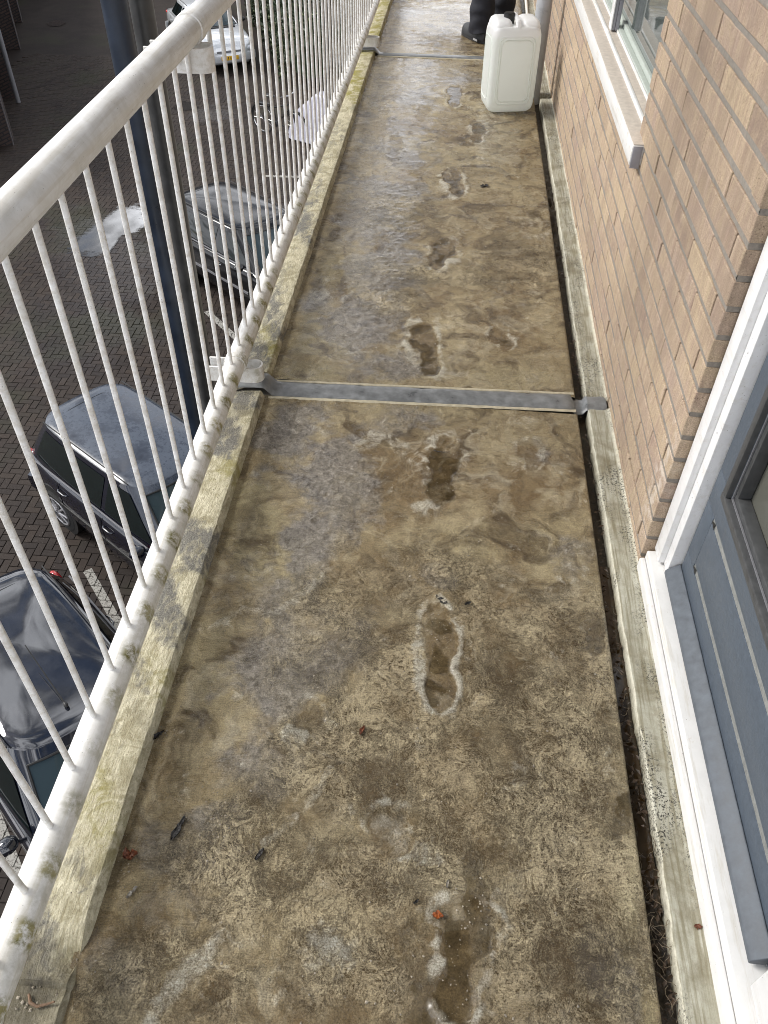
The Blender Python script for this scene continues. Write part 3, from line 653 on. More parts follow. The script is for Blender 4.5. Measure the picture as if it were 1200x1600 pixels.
def floor_slab(y0, y1, step, stepy=None):
    stepy = stepy or step
    nx = int((XR - XL) / step) + 1; ny = int((y1 - y0) / stepy) + 1
    xs = np.linspace(XL, XR, nx); ys = np.linspace(y0, y1, ny)
    X, Y = np.meshgrid(xs, ys); X = X.ravel(); Y = Y.ravel()
    px, py = project(np.stack([X, Y, np.zeros_like(X)], 1))
    w1 = (fbm(X * 14, Y * 14, 1, 5, 0.6) - 0.5) * 1.5
    w2 = (fbm(X * 22 + 5, Y * 22, 11, 5, 0.6) - 0.5) * 1.7; pw = (fbm(X * 16 + 2, Y * 16, 141, 6, 0.62) - 0.5) * 1.45
    w3 = (fbm(X * 34 + 9, Y * 34, 21, 4, 0.6) - 0.5) * 1.5
    grey = ell(px, py, GREY, w1, 0.5); brown = ell(px, py, BROWN, w2, 0.6); wet = ell(px, py, WET, w3, 0.3)
    pale = ell(px, py, PALE, w3 * 1.2, 0.5); vein = ell(px, py, VEIN, w1 * 0.8, 0.6); ochre = ell(px, py, OCHRE, w2 * 0.7, 0.6)
    sheen = ell(px, py, SHEEN, w2 * .8, .6)
    for pts, wpx, s in STROKES:
        pale = np.maximum(pale, s * stroke(px, py, pts, wpx, w3 * 0.8))
    inn, rim = prints(px, py, pw)
    tex = sstep(0.40, 0.62, fbm(X * 40, Y * 40, 101, 4, 0.6)); tex2 = sstep(0.44, 0.60, fbm(X * 9, Y * 9, 131, 4, 0.6)); rim = rim * (.15 + .85 * tex2)
    pale = np.clip(pale * (1 - inn) + rim * (0.30 + 0.75 * tex), 0, 1)
    wet = np.clip(wet + inn * (0.50 + 0.60 * sstep(0.40, 0.58, fbm(X * 18, Y * 18, 111, 3))), 0, 1); brown = np.clip(brown + 0.9 * inn, 0, 1); vein = vein * (1 - .8 * np.clip(inn + rim, 0, 1)); grey = grey * (1 - .7 * inn)
    # free-running mottle so that no part is clean
    n1 = fbm(X * 4, Y * 3, 31, 5, 0.6); n2 = fbm(X * 6 + 3, Y * 5, 41, 5, 0.6)
    brown = np.clip(brown + 0.55 * sstep(0.5, 0.72, n1), 0, 1); grey = np.clip(grey + 0.35 * sstep(0.53, 0.72, n2), 0, 1)
    vein = np.clip(vein + 0.25 * sstep(0.52, 0.7, fbm(X * 5, Y * 5, 51, 3)), 0, 1)
    pale = np.clip(pale + 0.35 * sstep(0.62, 0.78, fbm(X * 16, Y * 16, 61, 4, 0.65)), 0, 1)
    # darker, glossier line along the kerb foot
    dl = X - XL
    wet = np.clip(wet + 0.65 * (1 - sstep(0.008, 0.03, dl + (n2 - 0.5) * 0.03)), 0, 1)
    sheen = sheen * (1 - .85 * np.clip(inn, 0, 1))
    lump = fbm(X * 60, Y * 60, 121, 3, 0.6)
    Z = 0.0030 * (fbm(X * 26, Y * 26, 71, 4, 0.6) - 0.5) + 0.0022 * (np.abs(lump - .5) * 2) * (0.3 + vein + grey) + 0.0018 * pale + 0.0030 * rim - 0.0012 * wet + 0.0006 * grey * vnoise(X * 150, Y * 150, 81)
    Z += 0.0025 * (fbm(X * 3, Y * 3, 91, 2) - 0.5)
    Z[X > XR - step * 0.6] -= 0.003
    V = np.stack([X, Y, Z], 1)
    idx = np.arange(nx * ny).reshape(ny, nx)
    F = np.stack([idx[:-1, :-1], idx[:-1, 1:], idx[1:, 1:], idx[1:, :-1]], -1).reshape(-1, 4)
    # slab edges
    b = len(V)
    side = np.array([[x, y, -0.06] for y in ys for x in (XR,)])
    V = np.concatenate([V, side]); r = idx[:, -1]
    F = F.tolist() + [[int(r[i]), b + i, b + i + 1, int(r[i + 1])] for i in range(ny - 1)]
    pad = np.zeros(ny)
    A = {k: np.concatenate([v, pad + p]) for k, v, p in (('grey', grey, 0), ('brown', brown, .8), ('wet', wet, .6), ('pale', pale, 0), ('vein', vein, 0), ('ochre', ochre, 0), ('sheen', sheen, 0))}
    o = mesh('floor', V, F, 'floor', None, True, A)
    return structure(o)
floor_slab(-0.6, 0.3, 0.02)
floor_slab(0.3, 2.012, 0.0038)
floor_slab(2.10, 5.62, 0.008)
floor_slab(5.69, 9.5, 0.016)

# concrete body of the gallery deck
g = G(); g.box(-0.66, 0.56, -0.6, 9.5, -0.24, -0.062); structure(g.build('gallery_deck', 'concrete', None, False))
# unseen deck added overhead: blocks the sky so wet floor mirrors a dark soffit
g = G(); g.box(-0.66, 1.9, -0.6, 9.5, 2.66, 2.84); structure(g.build('unseen_upper_deck', 'concrete', None, False))

def kerb(y0, y1, step):
    prof = [(-0.662, -0.06), (-0.662, 0.0), (-0.660, 0.012), (-0.65, 0.018), (-0.638, 0.022), (-0.62, 0.026), (-0.60, 0.029), (-0.58, 0.032), (-0.56, 0.034), (-0.545, 0.036), (-0.5375, 0.037), (-0.5350, 0.0345), (-0.528, 0.012), (-0.5255, -0.004)]
    ys = np.linspace(y0, y1, int((y1 - y0) / step) + 1); n = len(prof)
    X = np.array([[p[0] for p in prof]] * len(ys)); Z = np.array([[p[1] for p in prof]] * len(ys)); Y = np.repeat(ys[:, None], n, 1)
    k = np.array([0, 0, .3, 1, 1, 1, 1, 1, 1, 1, 1, .8, .5, 0])[None]
    Z = np.where(Z > 0, Z * 0.68, Z)
    Z = Z + k * 0.0025 * (fbm(X * 20, Y * 14, 5, 4, 0.6) - 0.5) + k * 0.0035 * (fbm(X * 90, Y * 60, 8, 3, 0.6) - 0.5)
    brk = np.exp(-((Y - 0.40) / 0.035) ** 2) * sstep(-.60, -.53, X); Z = Z - k * 0.030 * brk; Z = Z - k * 0.012 * (Y < .36)
    X = X + k * (np.abs(X + .53) < .03) * 0.006 * (fbm(Y * 20, X * 3, 6, 5, 0.7) - 0.5)
    X, Y, Z = X.ravel(), Y.ravel(), Z.ravel()
    px, py = project(np.stack([X, Y, Z], 1))
    w1 = (fbm(X * 20, Y * 14, 7, 5, 0.6) - 0.5) * 1.6
    grey = ell(px, py, [(355, 690, 34, 34, 0, 1), (310, 850, 44, 50, -30, 1), (255, 950, 34, 70, -20, 1), (215, 1040, 16, 70, -20, .8), (120, 1330, 22, 60, -15, .6), (180, 1150, 14, 60, -15, .5), (385, 625, 35, 18, 0, 1), (395, 560, 30, 45, 0, 1), (420, 480, 26, 70, -20, .9), (470, 340, 25, 50, -20, .9), (520, 200, 20, 60, 0, .6), (490, 290, 20, 40, 0, .7), (60, 1480, 40, 100, 0, .8), (230, 1040, 20, 40, 0, .4), (440, 420, 18, 40, 0, .6)], w1, .5)
    wet = ell(px, py, [(20, 1560, 70, 110, 0, 1), (90, 1590, 25, 60, 0, .5), (100, 1530, 14, 30, 0, .8), (345, 660, 30, 22, -40, .5), (378, 640, 20, 10, 0, .6), (560, 170, 10, 8, 0, .5), (215, 1110, 8, 60, -20, .3)], w1 * .7, .4)
    ochre = ell(px, py, [(150, 1250, 26, 120, -15, .7), (260, 1090, 20, 60, -15, .6), (360, 740, 20, 30, 0, .8), (555, 130, 16, 40, 0, 1), (590, 40, 16, 50, 0, 1), (330, 900, 20, 40, 0, .4), (430, 560, 14, 60, -15, .8), (575, 75, 14, 12, 0, .9), (600, 10, 16, 20, 0, 1)], w1, .6)
    idx = np.arange(len(ys) * n).reshape(len(ys), n)
    F = np.stack([idx[:-1, :-1], idx[:-1, 1:], idx[1:, 1:], idx[1:, :-1]], -1).reshape(-1, 4).tolist()
    F += [idx[0].tolist()[::-1], idx[-1].tolist()]
    o = mesh('kerb', np.stack([X, Y, Z], 1), F, 'kerb', None, True, dict(grey=grey, wet=wet, ochre=ochre)); o.data.set_sharp_from_angle(angle=R(32))
    structure(o)
kerb(-0.6, 2.0, 0.007); kerb(2.10, 5.63, 0.014); kerb(5.70, 9.5, 0.03)
def ledge(y0, y1, step, x1=0.55):
    prof = [(0.473, -0.05), (0.4735, -0.006), (0.475, 0.0), (0.4762, 0.001), (0.4785, 0.0015), (0.49, 0.002), (0.51, 0.002), (0.528, 0.003), (0.534, 0.006), (x1, 0.008)]
    ys = np.linspace(y0, y1, max(3, int((y1 - y0) / step))); n = len(prof)
    X = np.array([[p[0] for p in prof]] * len(ys)); Z = np.array([[p[1] for p in prof]] * len(ys)); Y = np.repeat(ys[:, None], n, 1)
    e = (X < 0.485)
    X = X + e * 0.008 * (fbm(Y * 30, X, 15, 4, 0.65) - 0.5) + (np.arange(n)[None] < 9) * 0.010 * (fbm(Y * 1.6, X * 0, 16, 2) - 0.5)
    Z = Z + (X > .469) * 0.003 * (fbm(X * 40, Y * 30, 17, 4, .6) - 0.5)
    edge = np.zeros_like(X); edge[:, 1:3] = .7; edge[:, -2:] = .8
    dirt = sstep(0.45, 0.62, fbm(X * 25, Y * 7, 18, 4, .6)); dirt[:, -1] = 0
    dirt = np.clip(dirt + sstep(.52, .53, X) * ((Y > 1.2) & (Y < 1.6)), 0, 1)
    idx = np.arange(len(ys) * n).reshape(len(ys), n)
    F = np.stack([idx[:-1, :-1], idx[:-1, 1:], idx[1:, 1:], idx[1:, :-1]], -1).reshape(-1, 4).tolist() + [idx[0].tolist()[::-1], idx[-1].tolist()]
    o = mesh('ledge', np.stack([X.ravel(), Y.ravel(), Z.ravel()], 1), F, 'ledge', None, True, dict(edge=edge.ravel(), dirt=dirt.ravel()))
    structure(o)
ledge(-0.6, 2.045, 0.012); ledge(2.095, 4.93, 0.018); ledge(4.985, 9.5, 0.04)
# gutter bed
ys = np.linspace(-0.6, 9.5, 700); rows = []
for i in range(7):
    x = 0.43 + i * 0.008
    rows.append([(x, y, -0.047 + 0.022 * max(0, math.sin(y * 2.1 + 0.6)) * random.random() * 0.8 + random.random() * 0.004) for y in ys])
g = G(); g.grid(rows); structure(g.build('gutter', 'gutter_dirt', None, True, angle=80))

g = G(); g.grid([[(x, y, -0.034) for y in np.linspace(.60, 1.42, 30)] for x in (.4372, .474)]); structure(g.build('gutter_water', 'gutter_wet', None, True))

# grey membrane over the two expansion joints, across kerb, floor, gutter and ledge
def joint(yl, yr, hw):
    xs = [-0.664, -0.65, -0.62, -0.56, -0.545, -0.536, -0.528, -0.518, -0.50] + list(np.linspace(-0.47, 0.42, 24)) + [0.432, 0.438, 0.445, 0.458, 0.466, 0.472, 0.48, 0.50, 0.515, 0.524, 0.528, 0.5285]
    rows = []
    for x in xs:
        c = yl + (yr - yl) * (x + 0.53) / 0.97
        if x < -0.53: z = 0.034 + 0.02 * (x + .54)
        elif x < -0.50: z = 0.034 - (x + 0.53) / 0.03 * 0.03
        elif x < 0.43: z = 0.003
        elif x < 0.466: z = -0.014
        else: z = 0.001
        ww = hw * (1 if x < 0.518 else max(0.7, 1 - ((x - 0.518) / 0.010) ** 2 * 0.3)) * (1 + .05 * math.sin(x * 37))
        rows.append([(x, c + ww * t + 0.0015 * math.sin(x * 60 + t), z + 0.0045 * (1 - t * t) - 0.003 * (abs(t) > .98) + 0.001 * random.random()) for t in (-1, -.85, -.5, 0, .5, .85, 1)])
    g = G(); g.grid(rows); a = structure(g.build('expansion_joint', 'joint_grey', None, True, angle=70))
    s = G()
    for sg in (-1, 1):
        s.grid([[(x, yl + (yr - yl) * (x + 0.53) / 0.97 + sg * (hw + d + 0.002 * random.random()), zz) for d, zz in ((-0.002, 0.001), (0.001, 0.0045), (0.006, 0.004), (0.009, 0.0005))] for x in np.linspace(-0.515, 0.432, 60)])
    structure(s.build('sealant_bead', 'sealant', None, True, angle=80))
joint(2.045, 2.072, 0.040); joint(5.655, 5.655, 0.036)

# ---------------------------------------------------------------- brick wall on the right
WX = 0.535
COURSE, BL, Z0 = 0.0625, 0.24, 0.09 - 0.0625 * 2
END0, WIN0, WIN1, WTOP, ZSILL, ZHEAD = 1.412, 2.49, 4.72, 2.65, 0.605, 2.15
wall = thing('brick_wall', 'pinkish tan brick wall with pale raked joints beside the gallery', 'wall', (WX, END0, 0))
def spans(z):
    return [(END0, 9.5)] if (z < ZSILL - 0.02 or z > ZHEAD) else [(END0, WIN0), (WIN1, 9.5)]
bricks = []
for k in range(int((WTOP - Z0) / COURSE)):
    z0 = Z0 + k * COURSE + 0.0068; z1 = Z0 + (k + 1) * COURSE - 0.0068
    for (a, b) in spans(0.5 * (z0 + z1)):
        ph = (2.081 if k % 2 == 0 else 1.957)
        i0 = int(math.floor((a - ph) / BL)) - 1
        for i in range(i0, i0 + int((b - a) / BL) + 4):
            y0 = max(a, ph + i * BL + 0.0026); y1 = min(b, ph + (i + 1) * BL - 0.0026)
            if y1 - y0 > 0.03: bricks.append((y0, y1, z0, z1))
def brick_geo(ly, lz, d=0.10, ch=0.0018):
    V = []
    for x, ins in ((d, 0), (ch, 0), (0, ch)):
        V += [(x, -ly / 2 + ins, -lz / 2 + ins), (x, ly / 2 - ins, -lz / 2 + ins), (x, ly / 2 - ins, lz / 2 - ins), (x, -ly / 2 + ins, lz / 2 - ins)]
    F = [(8, 11, 10, 9)]
    for r in (0, 4):
        for i in range(4): F.append((r + i, r + 4 + i, r + 4 + (i + 1) % 4, r + (i + 1) % 4))
    return V, F
cache = {}
vis = []
for b in bricks:
    c = ((b[0] + b[1]) / 2, (b[2] + b[3]) / 2)
    px, py = project(np.array([WX, c[0], c[1]])); fwd = (np.array([WX, c[0], c[1]]) - CAM) @ ROT
    inside = (-60 < px < 1290) and (-80 < py < 1640) and -fwd[2] > 0
    vis.append((0 if inside else 1, math.hypot(c[0], c[1] - 1.5)))
order = sorted(range(len(bricks)), key=lambda i: vis[i])
rest = G()
for rank, i in enumerate(order):
    y0, y1, z0, z1 = bricks[i]; key = (round(y1 - y0, 3), round(z1 - z0, 4))
    cx, cy, cz = WX + random.uniform(-0.0015, 0.0015), (y0 + y1) / 2, (z0 + z1) / 2
    if rank < 300:
        if key not in cache:
            V, F = brick_geo(*key); me = bpy.data.meshes.new('brick'); me.from_pydata(V, [], F); me.materials.append(MAT['brick']); cache[key] = me
        o = bpy.data.objects.new('brick', cache[key]); link(o, wall)
        o.location = (cx - WX, cy - END0, cz + random.uniform(-.0006, .0006))
        o.rotation_euler = (random.uniform(-.006, .006), random.uniform(-.012, .012), random.uniform(-.006, .006))
    else:
        V, F = brick_geo(*key); rest.add([(v[0] + cx - WX, v[1] + cy - END0, v[2] + cz) for v in V], F)
stuff(rest.build('brickwork', 'brick', wall, False))
# bed joints of pale mortar, and the dark core seen in the open head joints
mo = G(); co = G()
for k in range(int((WTOP - Z0) / COURSE) + 1):
    z = Z0 + k * COURSE
    for (a, b) in spans(z):
        n = int((b - a) / 0.05) + 2; yy = np.linspace(a + 0.004, b - 0.004, n)
        rows = []
        for (dx, dz) in ((0.05, -0.0078), (0.0036, -0.0078), (0.0026, 0), (0.0036, 0.0078), (0.05, 0.0078)):
            rows.append([(dx + (random.uniform(-.0012, .0014) if dx < .01 else 0), y - END0, z + dz) for y in yy])
        mo.grid(rows)
for k in range(int((WTOP - Z0) / COURSE) + 1):
    z = Z0 + k * COURSE; mo.box(0.004, 0.095, 0.0025, 0.03, z - .0069, z + .0069)
mo.build('mortar_joint', 'mortar', wall, True, angle=60)
for (a, b, za, zb) in ((END0 + .004, 9.5, Z0, ZSILL - 0.05), (END0 + .004, WIN0 - .004, ZSILL - .05, ZHEAD), (WIN1 + .004, 9.5, ZSILL - .05, ZHEAD), (END0 + .004, 9.5, ZHEAD, WTOP)):
    co.box(0.03, 0.30, a - END0, b - END0, za, zb)
co.build('wall_core', 'dark_core', wall, False)
# masonry above the door and the storeys below, so the gallery hangs on a building
g = G(); g.box(0.56, 0.86, -0.6, END0 - 0.002, 2.16, WTOP); g.box(0.70, 4.5, -0.6, 9.5, -6.0, -0.25); g.box(1.9, 4.5, -0.6, 9.5, -0.24, WTOP)
o = g.build('apartment_building', 'concrete', None, False); tag(o, 'rendered body of the apartment block behind the brick wall', 'building')

# ---------------------------------------------------------------- window with its sill
win = thing('window', 'wide window with dusty white aluminium sill set in the brick wall', 'window', (WX, WIN0, ZSILL))
def wpart(name, boxes, mat, bevel=0.002, parent=win):
    g = G()
    for b in boxes: g.box(b[0] - WX, b[1] - WX, b[2] - WIN0, b[3] - WIN0, b[4] - ZSILL, b[5] - ZSILL)
    return g.build(name, mat, parent, True, bevel)
# sill profile extruded along y: front face, top, rear lip
SE = 2.388
sill = wpart('sill', [(0.503, 0.545, SE, WIN1 + .1, 0.607, 0.6615)], 'white_sill', 0.003)
wpart('sill_top', [(0.506, 0.553, SE + .003, WIN1 + .09, 0.6625, 0.6645)], 'dusty_sill', 0.0006, sill)
wpart('sill_end_shade', [(0.506, 0.532, SE - 0.004, SE - .0005, 0.6, 0.660)], 'shade_grey', 0.001, sill)  # sill end coloured grey to paint the shade on its near face
wpart('sill_lip', [(0.551, 0.560, WIN0 - .03, WIN1 - .003, 0.655, 0.677)], 'white_sill', 0.002, sill)
wpart('sub_frame', [(0.561, 0.588, WIN0 + .002, WIN1 - .002, 0.640, 0.6745)], 'dusty_sill', 0.001)
wpart('bead', [(0.5885, 0.5925, WIN0 + .002, WIN1 - .002, 0.640, 0.684)], 'white_sill', 0.001)
wpart('glazing_profile', [(0.593, 0.611, WIN0 + .002, WIN1 - .002, 0.64, 0.688), (0.6115, 0.628, WIN0 + .002, WIN1 - .002, 0.64, 0.704)], 'sage_profile', 0.003)
wpart('frame', [(0.575, 0.64, WIN0 + .003, WIN0 + .04, 0.705, ZHEAD - .003), (0.575, 0.64, WIN1 - .04, WIN1 - .003, 0.705, ZHEAD - .003), (0.575, 0.64, WIN0 + .041, WIN1 - .041, ZHEAD - .05, ZHEAD - .003)], 'white_frame')
MY = 3.52
wpart('mullion', [(0.5685, 0.580, MY, MY + .05, 0.679, ZHEAD - .06), (0.5805, 0.594, MY - .004, MY + .045, 0.679, ZHEAD - .06)], 'shade_grey', 0.002)  # grey body paints the mullion's side as shaded
wpart('mullion_lit_face', [(0.563, 0.568, MY - .003, MY + .055, 0.679, ZHEAD - .06)], 'white_frame', 0.002)  # white strip paints the face that catches the open-side light
wpart('pane', [(0.6215, 0.626, WIN0 + .041, WIN1 - .041, 0.7045, ZHEAD - .052)], 'window_glass', 0)

# ---------------------------------------------------------------- front door at the right edge
DY1, DY0 = END0 - 0.004, 0.30
door = thing('front_door', 'slate grey panelled front door with white frame at the right edge', 'door', (0.57, DY1, 0))
def dpart(name, boxes, mat, bevel=0.002, parent=door, seg=2):
    g = G()
    for b in boxes: g.box(b[0] - .57, b[1] - .57, b[2] - DY1, b[3] - DY1, b[4], b[5])
    return g.build(name, mat, parent, True, bevel, seg)
FX = 0.5615
dpart('door_frame', [(FX, FX + .075, DY1 - .050, DY1, 0.062, 2.15), (FX + .014, FX + .12, DY1 - .085, DY1 - .0505, 0.062, 2.15),
                     (FX, FX + .075, DY0, DY0 + .14, 0.075, 2.15), (FX, FX + .1, DY0 + .141, DY1 - .086, 2.06, 2.15)], 'white_frame', 0.003)
scr = G()
for z in (0.30, 0.48, 0.67, 0.86, 1.05):
    scr.ellipsoid((FX + .0135 - .57, DY1 - .068 - DY1, z), (.0022, .004, .004), 8, 5)
scr.build('frame_screw', 'white_frame', door)
th = dpart('threshold', [(0.530, 0.544, DY0 - .5, DY1 - .010, -0.02, 0.036), (0.5445, 0.70, DY0 - .5, DY1 - .004, -0.02, 0.056)], 'white_sill', 0.004, door, 3)
LX = 0.60
L0, L1 = DY0 + .145, DY1 - .092
leaf = dpart('door_leaf', [(LX, LX + .045, L0, L1, 0.066, 0.158), (LX, LX + .045, L0, L1 - .0575, 0.1745, 0.2995), (LX, LX + .045, L0, L1, 0.316, 0.405), (LX, LX + .045, L1 - .095, L1, 0.4052, 2.05), (LX, LX + .045, L0, L0 + .095, 0.4052, 2.05), (LX, LX + .045, L0 + .0955, L1 - .0955, 1.95, 2.05), (LX, LX + .045, L1 - .057, L1, 0.1582, 0.3158)], 'door_grey', 0.0012)
dpart('lit_groove', [(LX + .0015, LX + .04, L0, L1 - .0576, 0.1582, 0.1742), (LX + .0015, LX + .04, L0, L1 - .0576, 0.2998, 0.3157)], 'lit_groove', 0, leaf)
tri = G()
for z in (0.1662, 0.3078):
    tri.add([(LX - .0008 - .57, -(DY1 - L1) - .077, z - .008), (LX - .0008 - .57, -(DY1 - L1) - .077, z + .008), (LX - .0008 - .57, -(DY1 - L1) - .056, z)], [(0, 1, 2)])
    tri.add([(LX + .004 - .57, -(DY1 - L1) - .077, z - .006), (LX + .004 - .57, -(DY1 - L1) - .077, z + .006), (LX + .004 - .57, -(DY1 - L1) - .056, z)], [(2, 1, 0)])
tri.build('groove_end', 'black', leaf, False)
# rounded weather bar
g = G(); prof = [(0.0, 0.0), (-.027, 0.001), (-.030, 0.004), (-.030, 0.012), (-.027, 0.017), (-.010, 0.030), (-.003, 0.036), (0.0, 0.037)]
g.loft([[(LX - .0012 + p[0] - .57, y - DY1, 0.066 + p[1]) for p in prof] for y in (L0 + .03, L0 + .6, L1 + .004)])
g.build('weather_bar', 'weather_bar', door, True, 0.0015, 2, 50)
ga = [(LX - .012, LX + .012, L0 + .07, L1 - .07, 0.386, 0.405), (LX - .012, LX + .012, L1 - .0935, L1 - .072, 0.4055, 1.97), (LX - .012, LX + .012, L0 + .072, L0 + .0935, 0.4055, 1.97)]
dpart('glazing_bead', ga, 'gasket', 0.003)
dpart('inner_bead', [(LX + .004, LX + .03, L0 + .094, L1 - .094, 0.4055, 0.422), (LX + .004, LX + .03, L1 - .112, L1 - .094, 0.4225, 1.95)], 'gasket', 0.002)
dpart('bead_edge', [(LX + .0005, LX + .0035, L0 + .094, L1 - .094, 0.4055, 0.4085), (LX + .0005, LX + .0035, L1 - .098, L1 - .0945, 0.409, 1.95)], 'trim_grey', 0)
dpart('pane', [(LX + .031, LX + .036, L0 + .094, L1 - .094, 0.4055, 1.95)], 'door_glass', 0)

# ---------------------------------------------------------------- railing
RX, ZB, ZT, PITCH = -0.600, 0.130, 1.010, 0.1065
def railing(label, ys0, n, y_lo, y_hi, joint_lo, joint_hi):
    t = thing('railing', label, 'railing', (RX, y_lo, 0), 0, 'white railing panels along the gallery edge')
    def tub(name, y0, y1, z, r, collar):
        g = G(); g.tube([(0, y0 - y_lo, z), (0, y1 - y_lo, z)], r, 28)
        o = g.build(name, 'rail_white', t)
        for (y, d) in collar:
            c = G(); c.tube([(0, y - y_lo, z), (0, y - y_lo + d, z)], r + .0035, 28); c.build('collar', 'rail_white', o, True, .0015)
    cl = []
    if joint_hi: cl.append((y_hi - 0.012, 0.0115))
    if joint_lo: cl.append((y_lo + .0005, 0.030))
    tub('handrail', y_lo, y_hi, ZT, 0.0305, cl); tub('bottom_rail', y_lo, y_hi, ZB, 0.0300, cl)
    me = None
    for k in range(n):
        y = ys0 + PITCH * k
        if me is None:
            g = G(); g.tube([(0, 0, ZB + .004), (0, 0, ZB + .036), (0, 0, 0.5), (0, 0, ZT - .02)], [.0084, .0057, .0057, .0057], 12); o = g.build('baluster', 'rail_white', t); me = o.data
        else:
            o = bpy.data.objects.new('baluster', me); link(o, t)
        o.location = (random.uniform(-.0006, .0006), y - y_lo, 0); o.rotation_euler = (random.uniform(-.0015, .0015), random.uniform(-.0015, .0015), random.random() * 6)
    return t
YJ = 1.985
rail1 = railing('nearest white railing panel, its handrail crossing the upper left corner', 0.981 - PITCH * 14, 24, -0.6, YJ, False, True)
rail2 = railing('middle white railing panel, between the two grey floor joints', YJ + 0.055, 34, YJ, 5.61, True, True)
rail3 = railing('farthest white railing panel, beyond the second grey floor joint', 5.61 + 0.055, 34, 5.61, 9.4, True, False)
def bracket(label, y, z, x_in, group):
    # flat steel strap folded round like a hairpin, fixing the rails to the posts outside
    hh = 0.026; hw2 = 0.025; xo = -0.70
    path = [(xo, y - hw2)] + [(x_in - hw2 + hw2 * math.sin(a), y - hw2 * math.cos(a)) for a in np.linspace(0, math.pi, 12)] + [(xo, y + hw2)]
    g = G(); rings = []
    for i, (x, yy) in enumerate(path):
        p0 = path[max(0, i - 1)]; p1 = path[min(len(path) - 1, i + 1)]; d = Vector((p1[0] - p0[0], p1[1] - p0[1])).normalized(); nn = Vector((-d.y, d.x)) * 0.003
        rings.append([(x + nn.x, yy + nn.y, z - hh), (x - nn.x, yy - nn.y, z - hh), (x - nn.x, yy - nn.y, z + hh), (x + nn.x, yy + nn.y, z + hh)])
    g.loft(rings)
    o = g.build('rail_bracket', 'rail_white', None, True, .001, 1)
    b = G(); b.tube([(-.625, y - hw2 - .0105, z), (-.625, y - hw2 - .003, z)], .009, 6); b.tube([(-.625, y - hw2 - .015, z), (-.625, y - hw2 - .0106, z)], .005, 8); b.build('bolt', 'rail_white', o)
    return tag(o, label, 'bracket', group)
GB = 'steel brackets holding the railing to the posts'
bracket('white strap bracket with bolt under the handrail joint', 1.975, 0.955, -0.552, GB)
bracket('white strap bracket under the nearer bottom rail joint', 2.03, 0.075, -0.532, GB)
bracket('white strap bracket under the farther bottom rail joint', 5.66, 0.072, -0.505, GB)
bracket('white strap bracket under the farther handrail joint', 5.66, 0.952, -0.535, GB)
# posts outside the railing at the joint: dark steel post and a navy rainwater pipe
def polar(az, r): return (r * math.sin(R(az)), r * math.cos(R(az)))
px_, py_ = polar(-20.95, 2.32)
t = thing('rainwater_pipe', 'navy blue rainwater pipe running down outside the railing', 'pipe', (px_, py_, -H))
g = G(); g.tube([(0, 0, 0), (0, 0, 9.0)], .032, 24); g.build('pipe', 'navy_pipe', t)
g = G(); g.tube([(0, 0, H - 0.02 - .62), (0, 0, H - .62)], .036, 24); g.build('collar_ring', 'pvc_grey', t)
g = G(); g.tube([(0, 0, H - .85), (0, 0, H - .6405)], .0352, 24); g.build('socket', 'navy_pipe', t)
px2, py2 = polar(-19.42, 2.42)
o = G(); o.tube([(px2, py2, -H), (px2, py2, 3.0)], .030, 24); o = o.build('steel_post', 'post_grey'); tag(o, 'dark grey round steel post beside the navy rainwater pipe', 'post')
o = G(); o.tube([(-0.83, 5.72, -H), (-0.83, 5.72, 3.0)], .030, 24); o = o.build('steel_post', 'post_grey'); tag(o, 'dark grey steel post outside the far railing joint', 'post')

# pale grey downpipe against the wall
dpx, dpy, _ = at_z(836, 132, -0.04); dpy = 5.0; dpx = 0.432
t = thing('downpipe', 'pale grey plastic downpipe standing at the wall behind the jerrycan', 'pipe', (dpx, dpy, -0.045))
g = G(); g.tube([(0, 0, 0), (0, 0, 2.8)], .042, 28); g.build('pipe', 'pvc_grey', t)
g = G(); g.tube([(0, 0, .9), (0, 0, .93)], .045, 28); g.box(0.03, 0.105, -.01, .01, .9, .93); g.build('clip', 'pvc_grey', t)

# ---------------------------------------------------------------- jerrycan
ca = at_z(762, 179); cb = at_z(831, 177)
cw = math.hypot(cb[0] - ca[0], cb[1] - ca[1]) + 0.012
ang = math.atan2(cb[1] - ca[1], cb[0] - ca[0])
mid = (ca + cb) / 2
nx_, ny_ = -math.sin(ang), math.cos(ang)
CD, CH = 0.21, 0.415
t = thing('jerrycan', 'translucent white plastic jerrycan standing on the wet gallery floor', 'jerrycan', (mid[0] + nx_ * CD / 2, mid[1] + ny_ * CD / 2, 0.002), ang)
def rrect(hx, hy, r, n=6, m=0):
    if m:
        Q = rrect(hx, hy, r, n); P = []
        for i, p in enumerate(Q):
            P.append(p)
            if (i + 1) % (n + 1) == 0:
                nx = Q[(i + 1) % len(Q)]
                P += [(p[0] + (nx[0] - p[0]) * k / m, p[1] + (nx[1] - p[1]) * k / m) for k in range(1, m)]
        return P
    P = []
    for (sx, sy, a0) in ((1, 1, 0), (-1, 1, 90), (-1, -1, 180), (1, -1, 270)):
        for k in range(n + 1):
            a = R(a0 + 90 * k / n); P.append((sx * (hx - r) + r * math.cos(a), sy * (hy - r) + r * math.sin(a)))
    return P
g = G(); rings = []
lv = [(0.0, .78, .72), (0.004, .86, .82), (0.018, .95, .94), (0.04, .99, .99), (0.07, 1, 1), (0.3, 1, 1), (.345, 1.0, 1.0), (.37, .985, .985), (.39, .95, .95), (.402, .9, .9), (.408, .84, .84)]
for z, sx, sy in lv:
    rings.append([(x, y, z) for x, y in rrect(cw / 2 * sx, CD / 2 * sy, .032)])
g.loft(rings)
body = g.build('body', 'can', t, True, 0, 2, 60)
